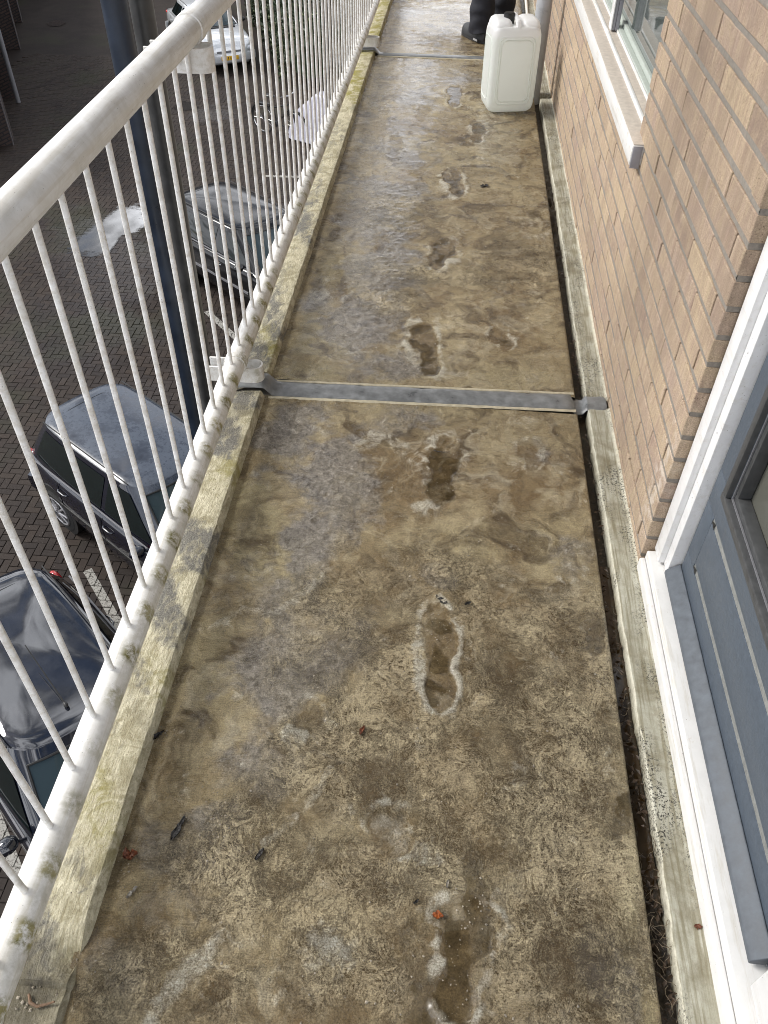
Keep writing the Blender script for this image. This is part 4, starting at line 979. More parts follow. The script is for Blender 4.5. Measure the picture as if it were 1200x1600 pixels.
# pressed ribs round front and side faces
g = G()
for (hx, z0, z1) in ((cw / 2 - .045, .06, .35), (cw / 2 - .034, .045, .365)):
    P = rrect(hx, (z1 - z0) / 2, .03, 5); zc = (z0 + z1) / 2
    g.tube([(p[0], -CD / 2 - .0005, p[1] + zc) for p in P] + [(P[0][0], -CD / 2 - .0005, P[0][1] + zc)], .0028, 6, False)
for s in (-1, 1):
    for (hy, z0, z1) in ((CD / 2 - .04, .06, .35),):
        P = rrect(hy, (z1 - z0) / 2, .03, 5); zc = (z0 + z1) / 2
        g.tube([(s * (cw / 2 + .0005), p[0], p[1] + zc) for p in P] + [(s * (cw / 2 + .0005), P[0][0], P[0][1] + zc)], .003, 6, False)
g.build('rib', 'can', body)
# raised shoulders left and right, handle between, neck and cap
for s in (-1, 1):
    g = G(); rings = []
    for z, k in ((.385, 1.0), (.405, .97), (.422, .86), (.432, .66), (.436, .4)):
        rings.append([(s * (cw / 2 - .056) + x, y, z) for x, y in rrect(.05 * k, (CD / 2 - .012) * k, .035 * k, 5)])
    g.loft(rings); g.build('shoulder', 'can', body, True, 0, 2, 60)
g = G(); g.tube([(0, -CD / 2 + .02, .40), (0, -CD / 2 + .032, .425), (0, -.03, .437), (0, .03, .437), (0, CD / 2 - .03, .42), (0, CD / 2 - .02, .40)], [.014, .013, .012, .012, .013, .014], 10)
g.build('handle', 'can', t)
g = G(); g.tube([(-.035, -.012, .402), (-.035, -.012, .452)], .028, 24); g.tube([(-.035, -.012, .4525), (-.035, -.012, .456)], .024, 24); g.build('cap', 'black', t)

# ---------------------------------------------------------------- litter on the floor
def onfloor(px, py, z=0.0): return at_z(px, py, z)
def chip(name, label, cat, px, py, length, width, ang, mat, curl=0.006, thick=0.0018, group='litter washed along the gallery floor', seed=1):
    rr = random.Random(seed); p = onfloor(px, py)
    n = 9
    g = G(); rows = []
    for i in range(n):
        u = i / (n - 1); ww = width * (math.sin(math.pi * min(1, u * 0.92 + .06)) ** 0.7) * (0.8 + .4 * rr.random())
        rows.append([((u - .5) * length + rr.uniform(-.05, .05) * length, v * ww / 2 * (rr.uniform(.45, 1.25) if abs(v) == 1 else 1), 0.0022 + curl * .6 * (abs(v) ** 2) * rr.uniform(.1, 1.1) + curl * .5 * rr.random()) for v in (-1, -.5, 0, .5, 1)])
    g.grid(rows)
    nn = len(g.V); low = [(x, y, z - thick) for x, y, z in g.V]; g.V += low; g.F += [[i + nn for i in f[::-1]] for f in g.F]
    o = g.build(name, mat, None, True, 0, 2, 25); o.location = p + np.array([0, 0, .001]); o.rotation_euler = (0, 0, R(ang)); return tag(o, label, cat, group)
chip('bark_strip', 'long black strip of wet bark lying near the kerb', 'bark', 279, 1295, .050, .012, 76, 'leaf_black', .005, .004, seed=2)
chip('dead_leaf', 'crumpled reddish brown leaf beside the pale husk', 'leaf', 205, 1338, .026, .020, 20, 'leaf_dry', .014, seed=3)
chip('husk', 'small pale grey husk below the reddish leaf', 'husk', 207, 1395, .024, .007, 60, 'leaf_grey', .005, .003, seed=4)
chip('dead_leaf', 'bright orange leaf scrap beside the dark puddle', 'leaf', 684, 1432, .019, .013, 0, 'leaf_orange', .006, seed=5)
chip('bark_strip', 'short dark bark flake in the middle of the near slab', 'bark', 406, 1336, .026, .009, 60, 'leaf_black', .006, .003, seed=6)
chip('dead_leaf', 'dark rotten leaf at the toe of the long footprint', 'leaf', 690, 940, .034, .014, -40, 'leaf_black', .009, .003, seed=7)
chip('dead_leaf', 'wet brown leaf stuck against the kerb foot', 'leaf', 246, 1152, .034, .012, 50, 'leaf_black', .010, seed=8)
chip('bark_strip', 'tiny dark flake below the long footprint', 'bark', 566, 1142, .022, .008, 70, 'leaf_dry', .006, .003, seed=9)
chip('black_seed', 'small black lump lying alone on the far slab', 'lump', 757, 292, .040, .030, 20, 'leaf_black', .006, .02, seed=10)  # a black seed, shaped as a thick chip
chip('dead_leaf', 'rust brown leaf scrap on the pale ledge by the door', 'leaf', 1090, 1449, .014, .010, 0, 'leaf_dry', .004, seed=11)
chip('dead_leaf', 'curled dark scrap right of the long footprint', 'leaf', 731, 945, .016, .009, 30, 'leaf_black', .008, seed=12)
chip('dead_leaf', 'black scrap caught in the pale swirl near the kerb', 'leaf', 293, 985, .018, .010, 70, 'leaf_black', .008, seed=13)
chip('dead_leaf', 'narrow dark scrap left of the orange leaf', 'leaf', 650, 1410, .012, .006, 40, 'leaf_black', .005, seed=14)
chip('bark_strip', 'grey flake standing near the dark puddle edge', 'bark', 699, 1382, .014, .006, 80, 'leaf_grey', .005, seed=15)
g = G(); P0 = onfloor(40, 1572, .01); g.tube([(0, .016, .004), (.008, .004, .006), (.02, .0, .005), (.034, .004, .006), (.048, .008, .010)], [.0022, .003, .0026, .0022, .0015], 8)
o = g.build('twig', 'twig'); o.location = P0; tag(o, 'crooked brown twig lying on the wet kerb end', 'twig', 'litter washed along the gallery floor')
g = G(); P0 = onfloor(690, 708); g.tube([(-.024, .008, .003), (-.01, .0, .005), (.006, -.002, .006), (.024, .003, .004)], .0012, 6); o = g.build('twig', 'leaf_black'); o.location = P0; tag(o, 'thin curved dark twig just in front of the grey joint', 'twig', 'litter washed along the gallery floor')
# loose grit, crumbs and pebbles nobody could count
g = G(); rr = random.Random(3)
def crumb(x, y, z, s):
    k = [rr.uniform(.5, 1.2) for _ in range(6)]
    V = [(s * k[0], 0, 0), (-s * k[1], 0, 0), (0, s * k[2], 0), (0, -s * k[3], 0), (0, 0, s * k[4]), (0, 0, -s * k[5])]
    a = rr.random() * 6; V = [(x + v[0] * math.cos(a) - v[1] * math.sin(a), y + v[0] * math.sin(a) + v[1] * math.cos(a), z + v[2] * .8) for v in V]
    g.add(V, [(0, 2, 4), (2, 1, 4), (1, 3, 4), (3, 0, 4), (2, 0, 5), (1, 2, 5), (3, 1, 5), (0, 3, 5)])
for _ in range(700):
    y = 0.3 + 3.5 * rr.random() ** 1.6; x = rr.uniform(-.52, .42)
    crumb(x, y, .0015, rr.choice([.001, .0012, .0015, .0018, .003]) * rr.uniform(.7, 1.3))
for (cx, cy, n, sp) in ((330, 1285, 50, 26), (660, 720, 40, 60), (690, 985, 26, 22), (740, 1420, 40, 30), (375, 640, 12, 20), (210, 1340, 30, 26), (640, 650, 20, 30), (120, 1500, 26, 26), (690, 1530, 16, 40), (260, 1150, 22, 20)):
    for _ in range(n):
        p = onfloor(cx + rr.gauss(0, sp), cy + rr.gauss(0, sp * .8)); crumb(p[0], p[1], .002, rr.uniform(.001, .0028))
for _ in range(130):
    y = rr.uniform(.38, 2.0); x = rr.uniform(-.65, -.54); crumb(x, y, .032, rr.uniform(.0008, .002))
for _ in range(30):
    p = at_z(rr.gauss(30, 30), rr.gauss(1560, 30), .01); crumb(p[0], p[1], .010, rr.uniform(.002, .0045))
stuff(g.build('grit', 'pebble', None, True, angle=60))
# gutter litter: rootlets and leaf crumbs
g = G()
for (yc, n, sp) in ((.585, 26, .05), (.45, 40, .06), (.53, 30, .03), (2.25, 20, .07), (2.5, 16, .1), (1.8, 14, .2), (1.0, 14, .2), (.75, 8, .08), (4.3, 16, .4)):
    for _ in range(int(n / 2.2)):
        y = rr.gauss(yc, sp); x = rr.uniform(.438, .468); z = -.030 + rr.random() * .015; pts = [(x, y, z)]; a = rr.random() * 6.3
        for _k in range(5):
            a += rr.uniform(-.9, .9); q = pts[-1]; pts.append((min(.475, max(.437, q[0] + .008 * math.cos(a))), q[1] + .008 * math.sin(a), q[2] + rr.uniform(-.002, .006)))
        g.tube(pts, .0005, 4, False)
stuff(g.build('rootlets', 'root', None, True))
g = G()
for _ in range(380):
    yc = rr.choice([.5, .55, .45, 2.25, 2.3, 1.2, 1.7, .9, 3.0]); y = yc + rr.gauss(0, .16); x = rr.uniform(.44, .47); s = rr.uniform(.003, .009); a = rr.random() * 6.3; z = -.030 + rr.random() * .012
    g.add([(x - s * math.cos(a), y - s * math.sin(a), z), (x + s * .4 * math.sin(a), y - s * .4 * math.cos(a), z + .004 * rr.random()), (x + s * math.cos(a), y + s * math.sin(a), z), (x - s * .4 * math.sin(a), y + s * .4 * math.cos(a), z + .004 * rr.random())], [(0, 1, 2, 3)])
stuff(g.build('leaf_litter', 'gutter_leaf', None, False))

# white hose end by the wall beyond the can
p0 = at_z(824, 26, .012)
g = G(); g.tube([(p0[0], p0[1], .012), (p0[0] + .01, p0[1] + .5, .012), (p0[0] + .03, p0[1] + 1.2, .012), (p0[0] - .05, p0[1] + 2.2, .012)], .010, 10)
tag(g.build('hose', 'hose_white'), 'thin white hose lying by the wall beyond the jerrycan', 'hose')

# ---------------------------------------------------------------- person beyond the can
heel = at_z(757, 62); toe = at_z(727, 47)
face = math.atan2(toe[1] - heel[1], toe[0] - heel[0])
per = thing('person', 'person in black trousers and black shoes standing beyond the jerrycan', 'person', (heel[0] + .06, heel[1] + .02, 0), face)
# local x = where the person faces, y = their left
def skin_mesh(name, verts, edges, radii, mat, parent, lv=2):
    me = bpy.data.meshes.new(name); me.from_pydata(verts, edges, []); me.materials.append(MAT[mat])
    o = link(bpy.data.objects.new(name, me), parent)
    mo_ = o.modifiers.new('Skin', 'SKIN')
    if not me.skin_vertices: pass
    sv = me.skin_vertices[0].data
    for i, r in enumerate(radii): sv[i].radius = (r, r) if not isinstance(r, tuple) else r
    sv[0].use_root = True
    s = o.modifiers.new('Sub', 'SUBSURF'); s.levels = lv; s.render_levels = lv
    me.polygons.foreach_set('use_smooth', [True] * len(me.polygons))
    mo_.use_smooth_shade = True
    return o
LY = 0.11; FW = 0.10       # half stance, second foot a step ahead
bv = [(0, 0, .95), (0, 0, 1.12), (.01, 0, 1.30), (0, 0, 1.46), (0, 0, 1.54), (.02, 0, 1.62), (.02, 0, 1.72)]
be = [(0, 1), (1, 2), (2, 3), (3, 4), (4, 5), (5, 6)]; br = [.13, .12, .14, .09, .055, .085, .07]
def chain(start, pts, rad):
    prev = start
    for p, r in zip(pts, rad):
        bv.append(p); br.append(r); be.append((prev, len(bv) - 1)); prev = len(bv) - 1
    return prev
for s in (-1, 1):
    chain(0, [(0, s * .09, .88), (.01 + (FW if s < 0 else 0) * .5, s * .10, .50), ((FW if s < 0 else 0), s * LY, .10), ((FW if s < 0 else 0) + .10, s * LY, .05)], [.085, .058, .040, .030])
    wr = chain(3, [(0, s * .19, 1.42), (.02, s * .24, 1.13), (.16, s * .20, .92), (.20, s * .19, .88)], [.055, .042, .030, .026])
    for k, (dy, ln) in enumerate(((-.03, .070), (-.01, .082), (.01, .076), (.03, .060))):
        chain(wr, [(.235, s * .19 + dy, .855), (.235 + ln * .5, s * .19 + dy, .825), (.23 + ln * .6, s * .19 + dy, .79)], [.0095, .009, .008])
    chain(wr, [(.20, s * .15, .865), (.225, s * .135, .845)], [.010, .009])
skin_mesh('body', bv, be, br, 'skin', per)
# jacket
jv = [(0, 0, .92), (0, 0, 1.12), (.01, 0, 1.32), (0, 0, 1.47)]; je = [(0, 1), (1, 2), (2, 3)]; jr = [(.15, .12), (.145, .115), (.165, .12), (.10, .09)]
for s in (-1, 1):
    b = len(jv); jv += [(0, s * .19, 1.42), (.02, s * .24, 1.13), (.13, s * .21, .95)]; je += [(3, b), (b, b + 1), (b + 1, b + 2)]; jr += [.068, .055, .043]
skin_mesh('jacket', jv, je, jr, 'cloth_black', per)
g = G(); g.ellipsoid((.005, 0, 1.69), (.105, .088, .10), 16, 10); g.build('hair', 'hair', per)
tr = G(); rr2 = random.Random(5)
for s in (-1, 1):
    off = FW if s < 0 else 0; rings = []
    KEY = ((.96, 0, .055, .115), (.85, .005, .085, .098), (.70, .015 + off * .3, .095, .085), (.52, .02 + off * .6, .10, .077), (.40, .0 + off * .75, LY - .005, .076), (.30, -.012 + off * .85, LY, .077), (.22, -.012 + off * .95, LY, .078), (.13, .0 + off, LY, .082), (.062, -.010 + off, LY, .088))
    for z in list(np.linspace(.96, .36, 18)) + list(np.linspace(.345, .062, 24)):
        x, y, r = [float(np.interp(-z, [-q[0] for q in KEY], [q[m] for q in KEY])) for m in (1, 2, 3)]
        fold = .0042 * max(0, 1 - z / .42) + .002
        rings.append([(x + (r + fold * math.sin(z * 75 + 3.4 * math.sin(a + s + z * 9) + 1.3 * s)) * math.cos(a) * (1 + .06 * math.sin(3 * a + z * 20)), s * y + (r * .92 + fold * math.sin(z * 60 + 3.6 * math.cos(a - z * 7))) * math.sin(a) * (1 + .06 * math.cos(2 * a + z * 25)), z + .010 * math.sin(2 * a + z * 30)) for a in [2 * math.pi * k / 24 for k in range(24)]])
    tr.loft(rings, False)
tr.build('trousers', 'cloth_black', per, True, 0, 2, 80)
for s in (-1, 1):
    off = FW if s < 0 else 0
    def outline(t):      # half width along the shoe, t from heel 0 to toe 1
        return 0.036 + 0.014 * math.sin(math.pi * min(1, t * 1.05) ** 1.3) if t < .9 else 0.036 + .012 * math.sin(math.pi * .95)
    L = .295; rings = []
    for t_, hh in ((0, .03), (.03, .06), (.10, .085), (.25, .098), (.40, .092), (.55, .075), (.70, .062), (.82, .056), (.92, .046), (.98, .030), (1.0, .012)):
        hw_ = (0.034 + 0.016 * math.sin(math.pi * t_ * .9)) * (1 if .06 < t_ < .9 else (.72 if t_ < .98 else .4)); x = -.085 + off + t_ * L
        rings.append([(x, s * LY + hw_ * math.cos(a) * (1 if math.sin(a) > 0 else 1), .022 + max(0, hh * math.sin(a))) for a in [math.pi * k / 10 for k in range(11)]])
    g = G(); g.loft(rings); sh = g.build('shoe', 'shoe_black', per, True, 0, 2, 50)
    P = []
    for k in range(28):
        a = 2 * math.pi * k / 28; t_ = .5 + .515 * math.cos(a); P.append((-.085 + off + t_ * L, s * LY + math.sin(a) * (0.046 + .008 * math.cos(a))))
    g = G(); g.loft([[(x, y, 0.001) for x, y in P], [(x, y, 0.016) for x, y in P], [(x * .995 + .0005, y, .026) for x, y in P]]); g.build('sole', 'shoe_sole', sh, True, .002)
    g = G()
    for k in range(4): g.tube([(-.085 + off + (.44 + .07 * k) * L, s * LY - .024, .108 - .012 * k), (-.085 + off + (.46 + .07 * k) * L, s * LY, .120 - .0125 * k), (-.085 + off + (.44 + .07 * k) * L, s * LY + .024, .108 - .012 * k)], .003, 6)
    g.build('laces', 'shoe_sole', sh)
    g = G(); g.box(-.05 + off, .0 + off, s * LY + .047, s * LY + .0505, .012, .024); g.build('heel_tab', 'shoe_tab', sh, True, .001)

# ---------------------------------------------------------------- car park
g = G(); g.add([(-120, -40, -H - .012), (60, -40, -H - .012), (60, 160, -H - .012), (-120, 160, -H - .012)], [(0, 1, 2, 3)])
ground = structure(g.build('ground', 'paver', None, False))
u = 0.104; cells = []
A0, A1, B0, B1 = int(-13.5 / u), int(-1.2 / u), int(1.5 / u), int(27 / u)
for b in range(B0, B1):
    for a in range(A0, A1):
        k = (a - b) % 4
        if k == 0: cells.append((a * u + u, b * u + u / 2, 0))
        elif k == 3: cells.append((a * u + u / 2, b * u + u, 1))
cells = np.array(cells)
P3 = np.stack([cells[:, 0], cells[:, 1], np.full(len(cells), -H)], 1)
px, py = project(P3)
xr = np.interp(py, [0, 600, 1300, 1500], [560, 350, 80, 10])       # the bottom rail hides what lies right of it
keep = (px > -160) & (px < xr + 150) & (py > -60) & (py < 1640)
cells = cells[keep]; px = px[keep]; py = py[keep]; xr = xr[keep]
dist = np.hypot(cells[:, 0], cells[:, 1])
hid = ~((px > 0) & (px < xr) & (py > 0) & (py < 1560))
for (cx, cy, hx_, hy_, an) in ((-3.3, 6.6, 1.9, .85, -36), (-3.0, 3.9, 1.9, .85, -42)):
    dx, dy = cells[:, 0] - cx, cells[:, 1] - cy; a = R(an)
    hid |= (np.abs(dx * math.cos(a) + dy * math.sin(a)) < hx_) & (np.abs(-dx * math.sin(a) + dy * math.cos(a)) < hy_)
order = np.lexsort((dist, hid))
def paver_geo(hx_, hy_, ch=.004, d=.03):
    V = []
    for z, ins in ((-d, 0), (-ch, 0), (0, ch)): V += [(-hx_ + ins, -hy_ + ins, z), (hx_ - ins, -hy_ + ins, z), (hx_ - ins, hy_ - ins, z), (-hx_ + ins, hy_ - ins, z)]
    F = [(8, 9, 10, 11)]
    for r in (0, 4):
        for i in range(4): F.append((r + i, r + (i + 1) % 4, r + 4 + (i + 1) % 4, r + 4 + i))
    return V, F
PV, PF = paver_geo(u - .0035, u / 2 - .0035)
pm = bpy.data.meshes.new('paving_brick'); pm.from_pydata(PV, [], PF); pm.materials.append(MAT['paver'])
fld = G(); rr = random.Random(9)
for rank, i in enumerate(order):
    x, y, v = cells[i]; z = -H + rr.uniform(-.003, .003); tx, ty = rr.uniform(-.012, .012), rr.uniform(-.012, .012)
    if rank < 300:
        o = bpy.data.objects.new('paving_brick', pm); link(o, ground); o.location = (x, y, z); o.rotation_euler = (tx, ty, math.pi / 2 if v else 0)
    else:
        fld.add([((x + (-p[1] if v else p[0])), (y + (p[0] if v else p[1])), z + p[2] + tx * p[1] + ty * p[0]) for p in PV], PF)
stuff(fld.build('paving_bricks', 'paver', ground, False))
# puddles on the paving
def puddle(pxs, z=-H + .0045, bump=0.12, seed=1):
    rr = random.Random(seed); P = [at_z(x, y, z) for x, y in pxs]; c = sum(P) / len(P); n = len(P); rim = []
    for i in range(n):
        for k in range(6):
            t = k / 6; p = P[i] * (1 - t) + P[(i + 1) % n] * t; rim.append((p - c) * (1 + rr.uniform(-bump, bump) * .5))
    V = [c]; E = [1.0]; m = len(rim); F = []
    for ti, t in enumerate((.35, .6, .8, .92, 1.04, 1.2)):
        V += [c + d * t for d in rim]; E += [min(1, max(0, (1.2 - t) / .5))] * m
        for k in range(m):
            a, b = 1 + ti * m + k, 1 + ti * m + (k + 1) % m
            F.append((0, a, b) if ti == 0 else (a - m, a, b, b - m))
    o = mesh('puddle', V, F, 'water', None, True, dict(edge=E)); return structure(o)
puddle([(106, 392), (120, 372), (150, 350), (185, 325), (225, 320), (236, 345), (215, 362), (190, 368), (170, 395), (140, 402)], seed=1)
puddle([(72, 37), (85, 31), (98, 32), (104, 37), (92, 41), (78, 41)], z=-H + .006, seed=2, bump=.05)
puddle([(270, 168), (285, 158), (305, 160), (312, 168), (296, 173), (278, 172)], z=-H + .006, seed=3)

# ---------------------------------------------------------------- cars
def car(label, loc, heading, paint, L=4.05, W=1.72, Ht=1.48, belt=0.93, name='parked_car', rear=-1.86, rear_t=-1.62, wsb=1.02, wst=0.28, hood=0.80, antenna=False, front_detail=True, tails=True, group='cars parked in the bays below'):
    t = thing(name, label, 'car', loc, heading, group)
    hl = L / 2; hw0 = W / 2
    # ---- lower body
    st = [-hl, -hl + .03, -hl + .10, -hl + .25, -1.6, -1.25, -.9, -.3, .3, .8, wsb, 1.25, 1.5, hl - .30, hl - .12, hl - .04, hl]
    def wof(x):
        u_ = abs(x) / hl; return hw0 * (1 - .035 * u_ ** 2 - .16 * u_ ** 7)
    def top(x):
        if x < rear + .05: return belt - .06 * ((rear + .05 - x) / (hl + rear + .06))
        if x < wsb: return belt
        k = (x - wsb) / (hl - wsb); return belt - .02 - (belt - hood - .02) * k ** 1.25
    rings = []
    for x in st:
        e = max(0, (abs(x) - (hl - .28)) / .28); sh = e ** 2.2
        w_ = wof(x) - .16 * sh; zb = .20 + .10 * sh; zt = top(x) - (.20 if x > 0 else .16) * e ** 4; cr_ = .03
        half = [(0, zb), (w_ * .86, zb), (w_ * .965, zb + .08), (w_, zb + .22), (w_ * 1.0, zt - .22), (w_ * .985, zt - .10), (w_ * .95, zt - .03), (w_ * .88, zt + .0), (w_ * .6, zt + cr_ * .7), (0, zt + cr_)]
        rings.append([(x, y, z) for y, z in half] + [(x, -y, z) for y, z in half[-2:0:-1]])
    g = G(); g.loft(rings); body = g.build('body', paint, t, True, 0, 2, 48)
    # ---- cabin
    zr = Ht - .085
    def kz(z): return min(1.0, max(0.0, (z - (belt - .02)) / (zr - belt + .02)))
    def xr_(z): return rear + (rear_t - rear) * kz(z) ** 1.2
    def xf_(z): return wsb + (wst - wsb) * kz(z)
    def hw_(z): return (hw0 - .055) + (-.20) * kz(z) ** 1.1
    bul = .11
    def ring(z, ins=0.0, r=.21):
        a, b, c = xr_(z) + ins, xf_(z) - ins, hw_(z) - ins; cx = (a + b) / 2; P = []
        for (x, y) in rrect((b - a) / 2, c, max(.04, r - ins * .2), 6, 9):
            xx = cx + x
            xx += (bul if x > 0 else -bul * .7) * (1 - (y / c) ** 2) * min(1, abs(x) / ((b - a) / 2)) ** 6
            P.append((xx, y * (1 - .06 * max(0, (x / ((b - a) / 2))) ** 3 - .10 * max(0, -(x / ((b - a) / 2))) ** 3), z))
        return P
    g = G(); g.loft([ring(belt - .02), ring(belt + .05), ring((belt + zr) / 2), ring(zr - .03), ring(zr)], False); g.build('pillars', paint if front_detail else paint, body, True, 0, 2, 60)
    g = G(); base_r = ring(zr)
    rs = []; cxr = (xr_(zr) + xf_(zr)) / 2
    for t_ in (1.0, .992, .98, .962, .94, .91, .87, .8, .7, .58, .45, .32, .2, .1, .03):
        dz = .024 * (1 - max(0, (t_ - .86) / .14) ** 2.2) + .050 * (1 - t_ ** 2)
        rs.append([(cxr + (p[0] - cxr) * t_, p[1] * t_, zr + dz) for p in base_r])
    g.loft(rs); g.build('roof', paint, t, True, 0, 2, 60)
    # hatch seam across the back of the roof
    g = G(); xs_ = xr_(zr) + .20; ts_ = abs(xs_ - cxr) / ((xf_(zr) - xr_(zr)) / 2); pts_ = []
    for y in np.linspace(-.93, .93, 15):
        t_ = max(ts_, abs(y)); pts_.append((xs_ - .05 * (1 - y * y), y * hw_(zr) * .93, zr + .024 * (1 - max(0, (t_ - .86) / .14) ** 2.2) + .050 * (1 - min(1, (ts_ ** 3 + abs(y) ** 3) ** (1 / 3)) ** 2) + .001))
    g.tube(pts_, .0045, 5); g.build('hatch_seam', 'black', t)
    # roof gutter strips
    for s in (-1, 1):
        g = G(); g.tube([(x, s * (hw_(zr) - .035), zr + .034 + .006 * (1 - ((x - (xr_(zr) + xf_(zr)) / 2) / 1.0) ** 2)) for x in np.linspace(xr_(zr) + .12, xf_(zr) - .10, 8)], .008, 6); g.build('roof_strip', 'black', t)
    # ---- glass
    for s in (-1, 1):
        zlo, zhi = belt + .045, zr - .05
        for (nm, xa0, xa1, xb0, xb1) in (('side_window', -.12, xf_(zlo) - .17, -.12, xf_(zhi) - .13), ('side_window', xr_(zlo) + .24, -.20, xr_(zhi) + .20, -.20)):
            rows = []
            for k in range(6):
                v = k / 5; z = zlo + (zhi - zlo) * v
                rows.append([(xa0 + (xb0 - xa0) * v + ((xa1 - xa0) * (1 - v) + (xb1 - xb0) * v) * q_ / 4, s * (hw_(z) * (1 - .06 * max(0, (((xa0 + (xb0 - xa0) * v + ((xa1 - xa0) * (1 - v) + (xb1 - xb0) * v) * q_ / 4) - (xr_(z) + xf_(z)) / 2) / ((xf_(z) - xr_(z)) / 2))) ** 3 - .10 * max(0, -(((xa0 + (xb0 - xa0) * v + ((xa1 - xa0) * (1 - v) + (xb1 - xb0) * v) * q_ / 4) - (xr_(z) + xf_(z)) / 2) / ((xf_(z) - xr_(z)) / 2))) ** 3) + .006), z) for q_ in range(5)])
            g = G(); g.grid(rows); gl = g.build(nm, 'car_glass', t, True, 0, 2, 60)
        g = G(); g.tube([(x, s * (hw_(belt) + .012), belt + .028) for x in np.linspace(xr_(belt) + .22, xf_(belt) - .16, 9)], .011, 6); g.build('window_trim', 'trim_grey', t)
        g = G(); g.box(xr_(belt) + .3, xf_(belt) - .2, s * (wof(0) + .002) - .008, s * (wof(0) + .002) + .008, .52, .56); g.build('side_moulding', 'trim_grey' if paint == 'black_paint' else 'black', t)
        for xh in (-.02, -.95):
            g = G(); g.tube([(xh - .09, s * (wof(xh) * .995 + .004), .80), (xh - .06, s * (wof(xh) + .022), .802), (xh + .06, s * (wof(xh) + .022), .802), (xh + .09, s * (wof(xh) * .995 + .004), .80)], .011, 8); g.build('door_handle', paint if paint != 'black_paint' else 'chrome', t)
        for xd in (-.16, wsb - .12, -1.05):
            g = G(); g.tube([(xd, s * (wof(xd) * .982), .90), (xd, s * (wof(xd) + .0005), .70), (xd, s * (wof(xd) + .0005), .48), (xd, s * (wof(xd) * .975), .30)], .004, 5); g.build('door_seam', 'black', t)
        # mirror
        g = G(); g.ellipsoid((wsb - .30, s * (hw0 + .085), belt + .085), (.075, .10, .068), 14, 8); g.tube([(wsb - .28, s * (hw0 - .06), belt + .03), (wsb - .29, s * (hw0 + .03), belt + .07)], .02, 8); g.build('mirror', paint if paint != 'silver_paint' else 'black', t)
        # lights
        g = G()
        g.ellipsoid((-hl + .20, s * (wof(-hl + .2) - .055), .80), (.115, .066, .125 if tails else .05), 14, 10); g.build('tail_light', 'red_lens', t)
        g = G(); g.ellipsoid((hl - .16, s * (hw0 - .27), .62), (.13, .19, .075), 14, 8); g.build('headlight', 'clear_lens', t)
        g = G(); g.ellipsoid((hl - .24, s * (hw0 - .10), .62), (.13, .065, .07), 12, 8); g.build('indicator', 'amber_lens', t)
        # wheels
        for xw in (1.22, -1.24):
            wy = s * (wof(xw) - .075)
            a = G(); a.tube([(xw, s * (wof(xw) - .2), .33), (xw, s * (wof(xw) + .003), .33)], .375, 28); a.build('wheel_arch', 'black', t, True)
            g = G(); g.tube([(xw, wy - s * .085, .31), (xw, wy - s * .08, .31), (xw, wy + s * .07, .31), (xw, wy + s * .086, .31)], [.27, .31, .31, .285], 28); ty_ = g.build('wheel', 'tyre', t)
            g = G(); yy = wy + s * .088
            g.tube([(xw + .20 * math.cos(q_), yy, .31 + .20 * math.sin(q_)) for q_ in np.linspace(0, 2 * math.pi, 25)], .016, 6, False)
            for q_ in range(9):
                aa = 2 * math.pi * q_ / 9; g.tube([(xw + .03 * math.cos(aa), yy + s * .006, .31 + .03 * math.sin(aa)), (xw + .19 * math.cos(aa), yy, .31 + .19 * math.sin(aa))], [.022, .014], 6)
            g.ellipsoid((xw, yy, .31), (.05, .015, .05), 10, 6); g.build('rim', 'alloy', ty_)
    rows = []
    for k in range(7):
        v = k / 6; z = belt + .03 + (zr - .045 - belt - .03) * v; c = hw_(z) - .11; rows.append([(xf_(z) + bul * (1 - (y / hw_(z)) ** 2) + .007, y, z) for y in np.linspace(-c, c, 9)])
    g = G(); g.grid(rows); ws = g.build('windscreen', 'windscreen_glass', t, True, 0, 2, 80)
    g = G(); e = rows; loop = [r[0] for r in e] + e[-1][1:] + [r[-1] for r in e[::-1][1:]] + e[0][::-1][1:-1]
    g.tube(loop + [loop[0]], .012, 6, False); g.build('windscreen_seal', 'black', ws)
    rows = []
    for k in range(5):
        v = k / 4; z = belt + .10 + (zr - .06 - belt - .10) * v; c = hw_(z) * .86 - .13; rows.append([(xr_(z) - bul * .7 * (1 - (y / hw_(z)) ** 2) - .006, y, z) for y in np.linspace(-c, c, 7)])
    g = G(); g.grid(rows); g.build('rear_window', 'car_glass', t, True, 0, 2, 80)
    for y0 in (-.42, .10):
        g = G(); g.tube([(xf_(belt + .04) + bul * (1 - (y0 / .8) ** 2) + .02, y0, belt + .045), (xf_(belt + .10) + bul * .8 + .02, y0 + .28, belt + .085), (xf_(belt + .13) + bul * .75 + .02, y0 + .55, belt + .11)], .008, 6); g.build('wiper', 'black', t)
    g = G(); g.box(wsb + .03, wsb + .14, -.58, .58, belt - .01, belt + .028); g.build('scuttle', 'black', t, True, .01)
    # bumpers, plate, grille
    for s, nm in ((1, 'front_bumper'), (-1, 'rear_bumper')):
        g = G(); rr_ = []
        for y in np.linspace(-1, 1, 13):
            xx = s * (hl + .03 - .16 * abs(y) ** 4); rr_.append([(xx - s * .08, y * hw0 * .95, .30), (xx, y * hw0 * .97, .32), (xx + s * .02, y * hw0 * .97, .42), (xx, y * hw0 * .97, .52), (xx - s * .08, y * hw0 * .95, .53)])
        g.loft(rr_); bp = g.build(nm, paint, t, True, 0, 2, 50)
    g = G(); g.box(hl + .051, hl + .058, -.26, .26, .37, .48); pl = g.build('number_plate', 'yellow_plate', t, True, .002)
    g = G()
    for k, y in enumerate((-.20, -.14, -.05, .02, .10, .17)):
        g.box(hl + .0581, hl + .0595, y - .012, y + .012, .395, .455)
    g.build('plate_marks', 'black', pl, False)
